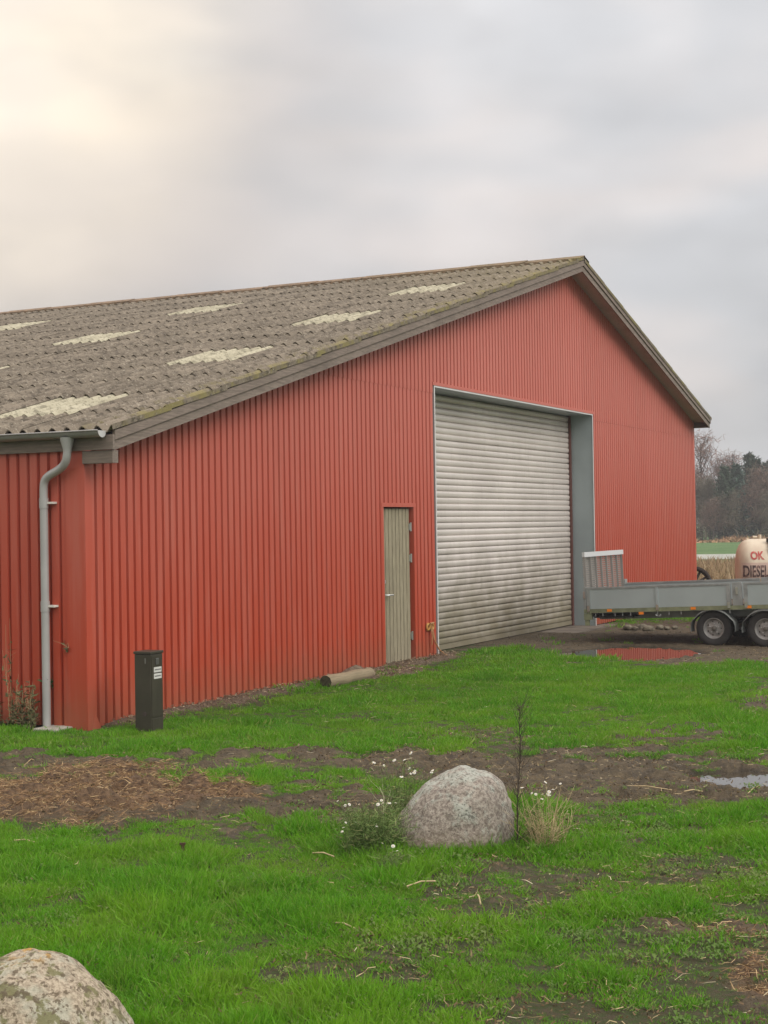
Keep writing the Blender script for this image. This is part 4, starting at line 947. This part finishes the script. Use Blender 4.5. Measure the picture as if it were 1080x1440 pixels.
# ------------------------------------------------------------------ turf
def leafmat(name, c1, c2, c3, dry=0.0):
    m, t, b = newmat(name); oi = t.add('ShaderNodeObjectInfo').outputs['Random']; pos = t.add('ShaderNodeNewGeometry').outputs['Position']
    ti = t.add('ShaderNodeAttribute', attribute_name='tint').outputs['Fac']
    c = t.mix(oi, c1, c2); c = t.mix(t.math('MULTIPLY', t.ramp(t.noise(pos, 1.1, 4), 0.4, 0.68), 0.75), c, c3)
    c = t.mix(t.math('MULTIPLY', t.ramp(t.noise(pos, 3.1, 4, 0.6), 0.52, 0.70), 0.4), c, (0.150, 0.190, 0.035)); c = t.mix(t.math('MULTIPLY', t.ramp(t.noise(pos, 0.45, 3), 0.5, 0.7), 0.5), c, (0.045, 0.19, 0.012))
    c = t.mix(t.math('MULTIPLY', t.ramp(ti, 0.80, 0.90), 0.8), c, (0.28, 0.25, 0.10)); c = t.mix(t.math('MULTIPLY', ti, 0.3), c, tuple(x * 1.6 for x in c1))
    t.set(b, 'Base Color', c); b.inputs['Roughness'].default_value = 0.55; b.inputs['Specular IOR Level'].default_value = 0.25
    tr_ = t.add('ShaderNodeBsdfTranslucent'); t.set(tr_, 'Color', c); ms_ = t.add('ShaderNodeMixShader', {0: 0.35})
    t.l.new(b.outputs[0], ms_.inputs[1]); t.l.new(tr_.outputs[0], ms_.inputs[2]); t.l.new(ms_.outputs[0], m.node_tree.nodes['Material Output'].inputs['Surface'])
    return m
GR1 = leafmat('grass_blades', (0.125, 0.335, 0.012), (0.072, 0.235, 0.009), (0.195, 0.360, 0.020))
GR2 = leafmat('weed_leaves', (0.140, 0.235, 0.050), (0.110, 0.180, 0.040), (0.18, 0.22, 0.06))
lib = []
def tuft(nb, h, rad, wd, m, name, lean=0.35):
    a = rng.uniform(0, 6.28, nb); r = rad * np.sqrt(rng.random(nb)); P = np.stack([r * np.cos(a), r * np.sin(a), np.full(nb, -0.005)], 1)
    D = np.stack([rng.normal(0, lean, nb), rng.normal(0, lean, nb), np.ones(nb)], 1); D *= (h * rng.uniform(.5, 1.15, nb))[:, None]
    me_ = sliver_mesh(name, P, D, wd * rng.uniform(.7, 1.2, nb), m); return bpy.data.objects.new(name, me_)
for k in range(4): lib.append(tuft(30, 0.034, 0.060, 0.0040, GR1, 'grass_tuft', 0.65))
for k in range(2): lib.append(tuft(20, 0.062, 0.040, 0.0038, GR1, 'grass_tuft', 0.4))
def rosette(k):
    b = MB()
    for q in range(9):
        a_ = q * 0.72 + random.uniform(-.2, .2); L = random.uniform(.010, .026); ro = Vector((math.cos(a_), math.sin(a_), 0)); sd_ = Vector((-ro.y, ro.x, 0)) * L * 0.28; z0 = random.uniform(.003, .018)
        st = ro * random.uniform(0, .03)
        b.face([st + Vector((0, 0, z0)), st + ro * L * .5 + sd_ + Vector((0, 0, z0 + .01)), st + ro * L + Vector((0, 0, z0 + .004)), st + ro * L * .5 - sd_ + Vector((0, 0, z0 + .01))])
    me_ = b.mesh('weed', GR2); at = me_.attributes.new('tint', 'FLOAT', 'POINT'); at.data.foreach_set('value', rng.random(len(me_.vertices)).astype(np.float32) * .9); return bpy.data.objects.new('weed', me_)
for k in range(2): lib.append(rosette(k))
# coarse far tufts
for k in range(2): lib.append(tuft(28, 0.045, 0.11, 0.008, GR1, 'grass_tuft', 0.45))
libcol = bpy.data.collections.new('turf_library')
for i_, o in enumerate(lib): o.name = 'turf_piece_%02d' % i_; libcol.objects.link(o)
def scatter(name, pts, scl, idx, label):
    me_ = bpy.data.meshes.new(name); me_.vertices.add(len(pts)); me_.vertices.foreach_set('co', pts.astype(np.float32).ravel())
    a = me_.attributes.new('scl', 'FLOAT', 'POINT'); a.data.foreach_set('value', scl.astype(np.float32))
    a = me_.attributes.new('idx', 'INT', 'POINT'); a.data.foreach_set('value', idx.astype(np.int32))
    a = me_.attributes.new('rot', 'FLOAT', 'POINT'); a.data.foreach_set('value', rng.uniform(0, 6.28, len(pts)).astype(np.float32))
    o = link(name, me_); ng = bpy.data.node_groups.new(name, 'GeometryNodeTree')
    ng.interface.new_socket('Geometry', in_out='INPUT', socket_type='NodeSocketGeometry'); ng.interface.new_socket('Geometry', in_out='OUTPUT', socket_type='NodeSocketGeometry')
    N = ng.nodes; Lk = ng.links; gi = N.new('NodeGroupInput'); go = N.new('NodeGroupOutput'); iop = N.new('GeometryNodeInstanceOnPoints'); ci = N.new('GeometryNodeCollectionInfo')
    ci.inputs['Collection'].default_value = libcol; ci.inputs['Separate Children'].default_value = True; ci.inputs['Reset Children'].default_value = True
    def na_(nm, tp_): q = N.new('GeometryNodeInputNamedAttribute'); q.data_type = tp_; q.inputs[0].default_value = nm; return q.outputs[0]
    cx_ = N.new('ShaderNodeCombineXYZ'); Lk.new(na_('rot', 'FLOAT'), cx_.inputs[2])
    Lk.new(gi.outputs[0], iop.inputs['Points']); Lk.new(ci.outputs[0], iop.inputs['Instance']); iop.inputs['Pick Instance'].default_value = True
    Lk.new(na_('idx', 'INT'), iop.inputs['Instance Index']); Lk.new(na_('scl', 'FLOAT'), iop.inputs['Scale']); Lk.new(cx_.outputs[0], iop.inputs['Rotation']); Lk.new(iop.outputs[0], go.inputs[0])
    md = o.modifiers.new('scatter', 'NODES'); md.node_group = ng
    tag(o, label, 'grass', kind='stuff'); return o
def sample(y0, y1, dens, xw=0.42, extra=1.8):
    area = 0.5 * (y1 - y0) * 2 * ((y0 + y1) * xw / 2 * 2 / 2 + extra) * 1.0
    n = int(dens * (y1 - y0) * ((y0 + y1) * xw + 2 * extra)); Y_ = rng.uniform(y0, y1, n); X_ = rng.uniform(-1, 1, n) * (Y_ * xw + extra); return X_, Y_
PTS, SCL, IDX = [], [], []
for (y0, y1, dens, s0, far_) in ((4.2, 8.5, 850, 1.0, 0), (8.5, 13, 560, 1.05, 0), (13, 19, 300, 1.15, 0), (13, 20, 110, 1.0, 1), (19, 32, 120, 1.0, 1)):
    X_, Y_ = sample(y0, y1, dens); q = masks(X_, Y_); Z_ = height(X_, Y_, q)
    bare = np.maximum(np.maximum(q['mud'], q['strip']), np.maximum(q['straw'], q['pud'] * 2))
    right = sstep(q['px'], 350, 700) * sstep(q['py'], 1150, 1260)
    thin = np.clip((0.5 * fbm(X_, Y_, 1.7, 4, 3) + 0.5 * fbm(X_, Y_, 4.5, 3, 44) - (0.60 - 0.145 * right)) * 9, 0, 0.88)
    pr_keep = np.clip(1 - bare * 1.3 + (fbm(X_, Y_, 6, 3, 70) - 0.5) * 1.5, 0, 1) * (1 - thin) + (0.02 + 0.16 * sstep(q['py'], 1120, 1180) + 0.10 * sstep(q['px'], 700, 800) * (q['py'] > 1110)) * (q['yard'] < .1) * (q['pud'] < .1) * (q['straw'] < .4)
    pr_keep = np.where(bare < 0.03, np.maximum(1 - thin, 0.2), pr_keep)
    inside = (q['n'] < 0.10) & (q['t'] > -0.10)
    keep = (rng.random(len(X_)) < pr_keep) & ~inside & ~((q['pud'] > 0.15) & (Z_ < -0.01))
    X_, Y_, Z_ = X_[keep], Y_[keep], Z_[keep]; th = np.maximum(thin, bare)[keep]; n = len(X_)
    lush = 0.45 * fbm(X_, Y_, 0.9, 3, 91) + 0.55 * fbm(X_, Y_, 3.6, 3, 12); hs = np.clip(0.1 + 4.2 * (lush - 0.28), 0.45, 1.7)
    ix = rng.integers(0, 4, n); ix = np.where((rng.random(n) < 0.06 + 0.45 * (lush > 0.55)) & (th < .3), rng.integers(4, 6, n), ix)
    ix = np.where(rng.random(n) < 0.04 + th * 0.5, rng.integers(6, 8, n), ix)
    if far_: ix = rng.integers(8, 10, n)
    PTS.append(np.stack([X_, Y_, Z_], 1)); SCL.append(s0 * hs * rng.uniform(.75, 1.2, n) * np.where(ix >= 6, 1.0, 1 - 0.4 * th)); IDX.append(ix)
# taller grass round the boulders
for (cx_, cy_, rx, ry, n, s) in ((bc.x, bc.y + 0.28, 0.42, 0.40, 260, 1.5), (-1.22, 5.42, 0.5, 0.45, 260, 1.35), (-2.2, 14.3, 0.3, 0.25, 60, 1.2)):
    a = rng.uniform(0, 6.28, n); r = rng.uniform(0.95, 1.25, n); P = np.stack([cx_ + rx * r * np.cos(a), cy_ + ry * r * np.sin(a), np.zeros(n)], 1); PTS.append(P); SCL.append(rng.uniform(.7, 1.1, n) * s); IDX.append(rng.integers(4, 6, n))
PTS = np.concatenate(PTS); SCL = np.concatenate(SCL); IDX = np.concatenate(IDX)
scatter('grass', PTS, SCL, IDX, 'short bright green grass and weeds covering the yard verge')
print('tufts', len(PTS))

# straw, chips and clods
def litter(name, dens_fn, n, y0, y1, ln, wd, m, label, cat, flat=0.15, xw=.30):
    Y_ = rng.uniform(y0, y1, n); X_ = rng.uniform(-1, 1, n) * (Y_ * xw + 1); q = masks(X_, Y_); k_ = rng.random(n) < dens_fn(q); X_, Y_ = X_[k_], Y_[k_]; q = {a: b_[k_] for a, b_ in q.items()}
    hh_ = height(X_, Y_, q); k_ = ~((hh_ < -0.012) & (q['pud'] > 0.05)); X_, Y_, hh_ = X_[k_], Y_[k_], hh_[k_]
    Z_ = hh_ + rng.uniform(0.004, 0.03, len(X_)); a = rng.uniform(0, 6.28, len(X_)); L = rng.uniform(*ln, len(X_))
    D = np.stack([np.cos(a) * L, np.sin(a) * L, rng.normal(0, flat, len(X_)) * L], 1)
    o = link(name, sliver_mesh(name, np.stack([X_, Y_, Z_], 1), D, rng.uniform(*wd, len(X_)), m)); tag(o, label, cat, kind='stuff'); return o
STR = tint_mat('straw', (0.33, 0.205, 0.10), (0.14, 0.080, 0.042), (0.56, 0.41, 0.21))
litter('straw', lambda q: np.clip(q['straw'] * 1.1, 0, 1) * (0.4 + 0.6 * (q['patchy'] > .45)), 260000, 4.5, 13.5, (.02, .10), (.0022, .0045), STR, 'brown and golden straw litter spread over the muddy track', 'straw', 0.22)
litter('loose_straw', lambda q: 0.05 + 0.12 * q['mud'] + 0.30 * (q['px'] > 450) * (q['patchy'] > .45), 34000, 4.5, 22, (.015, .085), (.002, .0045), tint_mat('pale_straw', (0.50, 0.40, 0.22), (0.34, 0.25, 0.13), (0.62, 0.55, 0.38)), 'single pale straws lying scattered in the grass', 'straw', 0.15)
litter('dead_leaves', lambda q: 0.08 + 0.45 * (q['patchy'] > .48) * (q['px'] > 400) + 0.4 * q['mud'] * (q['py'] > 1110), 70000, 4.5, 14, (.008, .028), (.003, .010), tint_mat('dead_leaf', (0.16, 0.10, 0.055), (0.10, 0.075, 0.035), (0.26, 0.20, 0.10)), 'small brown dead leaves caught between the grass blades', 'dead leaves', 0.6)
litter('wood_chips', lambda q: np.clip(q['strip'], 0, 1) * (q['n'] > 0.02), 160000, 13.5, 23.5, (.012, .04), (.005, .014), tint_mat('chips', (0.27, 0.195, 0.125), (0.12, 0.085, 0.055), (0.42, 0.33, 0.22)), 'wood chips and leaf litter along the foot of the red wall', 'wood chips', 0.3)
litter('mud_crumbs', lambda q: np.clip(q['mud'], 0, 1) * 0.4 * (1 - q['pud']), 70000, 7, 26, (.006, .025), (.006, .018), tint_mat('crumbs', (0.15, 0.112, 0.065), (0.085, 0.063, 0.038), (0.27, 0.22, 0.14)), 'crumbled soil and trodden debris on the mud', 'soil', 0.5)
# bigger single straws
for (pa, pb) in (((875, 1112), (945, 1117)), ((20, 1190), (52, 1192)), ((466, 1308), (500, 1315)), ((572, 1256), (612, 1247)), ((672, 1268), (676, 1280)), ((962, 1120), (988, 1119)), ((440, 1208), (470, 1212)), ((1052, 1123), (1068, 1111))):
    a, c = gpt(*pa), gpt(*pb); bb = MB(); bb.tube([a + Vector((0, 0, .035)), a.lerp(c, .5) + Vector((0, 0, .045)), c + Vector((0, 0, .03))], 0.0045, 5)
    o = bb.build('straw_stalk', mat('stalk_pale', (0.55, 0.43, 0.24), 0.8, 0, 0.3, 20)); 
    tag(o, 'pale stalk lying on the ground' if False else {0: 'longest pale straw stalk lying on the mud left of the sky puddle', 1: 'pale stalk in the grass at the far left below the straw litter', 2: 'pale stalk on the grass in the lower middle left of the mossy patch', 3: 'pale stalk lying in the grass just below the granite boulder', 4: 'tiny upright pale stalk stub below the right side of the granite boulder', 5: 'short stalk between the longest stalk and the puddle', 6: 'pale stalk left of the white flowers by the granite boulder', 7: 'slanting pale stalk below the sky puddle'}[[(875, 1112), (20, 1190), (466, 1308), (572, 1256), (672, 1268), (962, 1120), (440, 1208), (1052, 1123)].index(pa)], 'straw stalk')

# ------------------------------------------------------------------ wild plants
FEA = tint_mat('feathery_leaf', (0.150, 0.230, 0.060), (0.085, 0.150, 0.036), (0.26, 0.27, 0.11))
DRY = tint_mat('dry_plant', (0.26, 0.22, 0.11), (0.14, 0.15, 0.06), (0.38, 0.32, 0.18))
STEMG = mat('green_stem', (0.11, 0.15, 0.045), 0.8); STEMD = mat('dry_stem', (0.42, 0.33, 0.18), 0.85); STEMK = mat('dark_stem', (0.055, 0.042, 0.03), 0.9)
PET = mat('white_petal', (0.66, 0.65, 0.58), 0.7); YEL = mat('yellow_disc', (0.55, 0.38, 0.05), 0.8)
def flower(parent, p, r):
    b = MB(); tl = Vector((random.gauss(0, .5), random.gauss(-.5, .4), 1)).normalized(); a_ = tl.orthogonal().normalized(); c_ = tl.cross(a_)
    for k in range(11):
        an = 2 * math.pi * k / 11; d = a_ * math.cos(an) + c_ * math.sin(an); s_ = (a_ * -math.sin(an) + c_ * math.cos(an)) * r * .2
        b.face([p + d * r * .2 - s_ * .5, p + d * r * .2 + s_ * .5, p + d * r + s_ - tl * r * .25, p + d * r * 1.06 - tl * r * .3, p + d * r - s_ - tl * r * .25])
    f = b.build('flower', PET, parent); b = MB(); q = tl.to_track_quat('Z', 'Y').to_matrix().to_4x4(); q.translation = p; b.lathe([(r * .3, 0), (r * .24, r * .14), (0, r * .2)], 8, q); b.build('disc', YEL, f)
def plant(name, loc, nst, h, spread, ncl, leafm, stemm, flowers, label, cat='plant', zlo=0.0, leafl=0.045, ln_w=0.0028, lean=(0, 0)):
    e = empty(name, loc); b = MB(); P = []; tops = []
    for k in range(nst):
        a_ = random.uniform(0, 6.28); r0 = random.uniform(0, spread * .3); r1 = random.uniform(.25, 1) * spread; hh = h * random.uniform(.35, 1.12)
        p0 = Vector((math.cos(a_) * r0, math.sin(a_) * r0, 0)); p2 = Vector((math.cos(a_) * r1 + lean[0] * hh, math.sin(a_) * r1 + lean[1] * hh, hh)); p1 = p0.lerp(p2, .5) + Vector((random.gauss(0, .012), random.gauss(0, .012), .04 * h))
        b.tube([p0, p1, p2], [.0022, .0018, .001], 3, False); tops.append(p2)
        for q in range(4):
            f = random.uniform(.3, .9); s_ = p0.lerp(p2, f); e2 = s_ + Vector((random.gauss(0, .04), random.gauss(0, .04), random.uniform(.02, .07))); b.tube([s_, e2], [.0013, .0008], 3, False); tops.append(e2)
        for q in range(ncl):
            f = random.uniform(zlo, .95) ** 1.1; c = p0.lerp(p2, f) ; P.append((c.x + random.gauss(0, spread * .16), c.y + random.gauss(0, spread * .16), max(.005, c.z + random.gauss(0, .02))))
    b.build('stem', stemm, e)
    if P:
        P = np.array(P); D = rng.normal(size=P.shape); D[:, 2] = np.abs(D[:, 2]) * .8; D *= leafl / 1.5
        o = link('foliage', sliver_mesh('foliage', P, D, rng.uniform(.7, 1.4, len(P)) * ln_w, leafm), e)
    random.shuffle(tops); tops.sort(key=lambda v: -v.z)
    for k in range(flowers): flower(e, tops[int(k * 1.7) % len(tops)] + Vector((0, 0, .004)), random.uniform(.007, .012))
    tag(e, label, cat); return e
p = gpt(532, 1205); plant('mayweed_plant', (p.x, p.y + .12, 0), 46, .28, .24, 140, FEA, STEMG, 8, 'bushy feathery green plant with white flowers against the left side of the granite boulder')
p = gpt(575, 1185); plant('mayweed_plant', (p.x - 0.01, p.y + .30, 0), 40, .43, .20, 55, FEA, STEMG, 14, 'tall airy flowering weed rising behind the left shoulder of the granite boulder')
p = gpt(497, 1205); plant('mayweed_plant', (p.x, p.y + .05, 0), 18, .15, .15, 60, FEA, STEMG, 9, 'low straggling white flowered weed farthest left of the granite boulder')
p = gpt(560, 1225); plant('mayweed_plant', (p.x, p.y, 0), 12, .08, .16, 40, FEA, STEMG, 3, 'flattened feathery weed with small white flowers in front of the granite boulder')
p = gpt(772, 1203); plant('mayweed_plant', (p.x, p.y + .1, 0), 40, .35, .23, 14, DRY, STEMD, 8, 'dry tan flowering weed clump right of the granite boulder')
p = gpt(752, 1195); plant('mayweed_plant', (p.x, p.y + .08, 0), 12, .27, .07, 45, FEA, STEMG, 3, 'upright green weed with white flowers between the boulder and the dry clump')
# dead stems
def stalk(name, base, segs, m, label, r=.004, twigs=0):
    e = empty(name, base); b = MB(); b.tube([Vector(s) for s in segs], [r * (1 - .7 * i / (len(segs) - 1)) for i in range(len(segs))], 5); b.build('stem', m, e)
    if twigs:
        b = MB()
        for k in range(twigs):
            i_ = random.randint(0, len(segs) - 2); s_ = Vector(segs[i_]).lerp(Vector(segs[i_ + 1]), random.random()); d = Vector((random.gauss(0, .7), random.gauss(0, .7), 1.2)).normalized() * random.uniform(.04, .16); b.tube([s_, s_ + d * .6, s_ + d + Vector((0, 0, .02))], [.0016, .001, .0006], 3, False)
        b.build('twigs', m, e)
    tag(e, label, 'plant'); return e
p = gpt(727, 1198); stalk('dead_stalk', (p.x, p.y, 0), [(0, 0, 0), (.006, 0, .15), (.010, 0, .32), (.024, 0.0, .5), (.030, 0, .62), (.024, 0, .74), (.030, 0, .84)], STEMK, 'tall dark dead weed stalk standing in front of the right side of the granite boulder', .0042, 110)
p = gpt(748, 1186); stalk('dead_stalk', (p.x, p.y + .02, 0), [(0, 0, 0), (-.03, 0, .15), (-.065, 0, .32)], STEMD, 'pale dry stalk leaning against the right side of the granite boulder', .005)
p = gpt(540, 1190); stalk('dead_stalk', (p.x - .0, p.y - .05, 0), [(0, 0, 0.03), (-.002, 0, .15), (.004, 0, .30), (-.02, 0, .36)], mat('bleached_stem', (0.42, 0.42, 0.25), .8), 'bleached branching stalk rising from the feathery plant left of the boulder', .005, 14)
# broad-leaved weeds at the barn corner
BRO = tint_mat('broad_weed_leaf', (0.095, 0.115, 0.045), (0.11, 0.075, 0.045), (0.15, 0.16, 0.07))
for (t_, y_, h_, sp_, ns, lab) in ((-0.14, 0.80, .95, .10, 7, 'tall brown leafed weed left of the downpipe against the barn wall'), (-0.16, 0.62, .42, .13, 12, 'low brownish weed between the tall weed and the downpipe'), (-0.16, 0.53, .46, .07, 9, 'green leafy weed close against the left of the downpipe'), (-0.2, 0.98, .30, .16, 12, 'low bushy weed at the left picture edge by the barn wall')):
    plant('broadleaf_weed', bw(t_, y_, 0), ns, h_, sp_, 13, BRO, STEMD, 0, lab, leafl=.055, ln_w=.016)
e = plant('climbing_weed', bw(-0.055, 0.40, 0.40), 4, .22, .05, 16, tint_mat('ivy_leaf', (0.06, 0.11, 0.03), (0.09, 0.13, 0.04)), STEMG, 0, 'small green leafy sprig growing out behind the downpipe', leafl=.05, ln_w=.028)
e = plant('climbing_weed', bw(-0.050, 0.20, 0.74), 2, .12, .05, 7, BRO, STEMD, 0, 'tiny withered sprig on the flat corner sheet right of the downpipe', leafl=.04, ln_w=.018)
# small dark peg in the grass
p = gpt(257, 1200); bb = MB(); bb.tube([(0, 0, -0.02), (0.002, 0, .03)], [.012, .010], 7); bb.box(-.017, .017, -.008, .008, .03, .042); o = bb.build('ground_peg', mat('peg_brown', (0.07, 0.035, 0.02), .8)); o.location = p + Vector((0, 0, .02)); tag(o, 'small dark peg sticking out of the grass on the left', 'peg')
# stones in the rough under the trailer
ROCKM = mat('pale_stones', (0.20, 0.175, 0.125), .9, 0, .5, 12, .01, 30)
for k, (px_, py_) in enumerate(((883, 884), (893, 885), (903, 884), (912, 886), (928, 884), (938, 885), (949, 884))):
    p = gpt(px_, py_ + 1, 0); s = random.uniform(.05, .10)
    o = boulder('stone', (p.x, p.y, .03), (s * 1.3, s, s * .7), lambda q: q, ROCKM, 3, random.uniform(0, 3), .18, k * 3.0); tag(o, 'pale rubble stone lying on the ground beyond the trailer', 'stone', 'rubble stones beneath and beyond the trailer')

# ------------------------------------------------------------------ haze
hm = bpy.data.materials.new('haze_air'); hm.use_nodes = True; t = NT(hm.node_tree); t.n.clear()
pv = t.add('ShaderNodeVolumePrincipled', {'Color': (0.9, 0.92, 0.95), 'Density': 0.0009}); ho = t.add('ShaderNodeOutputMaterial'); t.l.new(pv.outputs[0], ho.inputs['Volume'])

hb = MB(); hb.box(-640, 640, -340, 840, -1.1, 13.0); hz_o = hb.build('haze', hm); tag(hz_o, 'thin damp haze over the farmyard and field', kind='stuff')
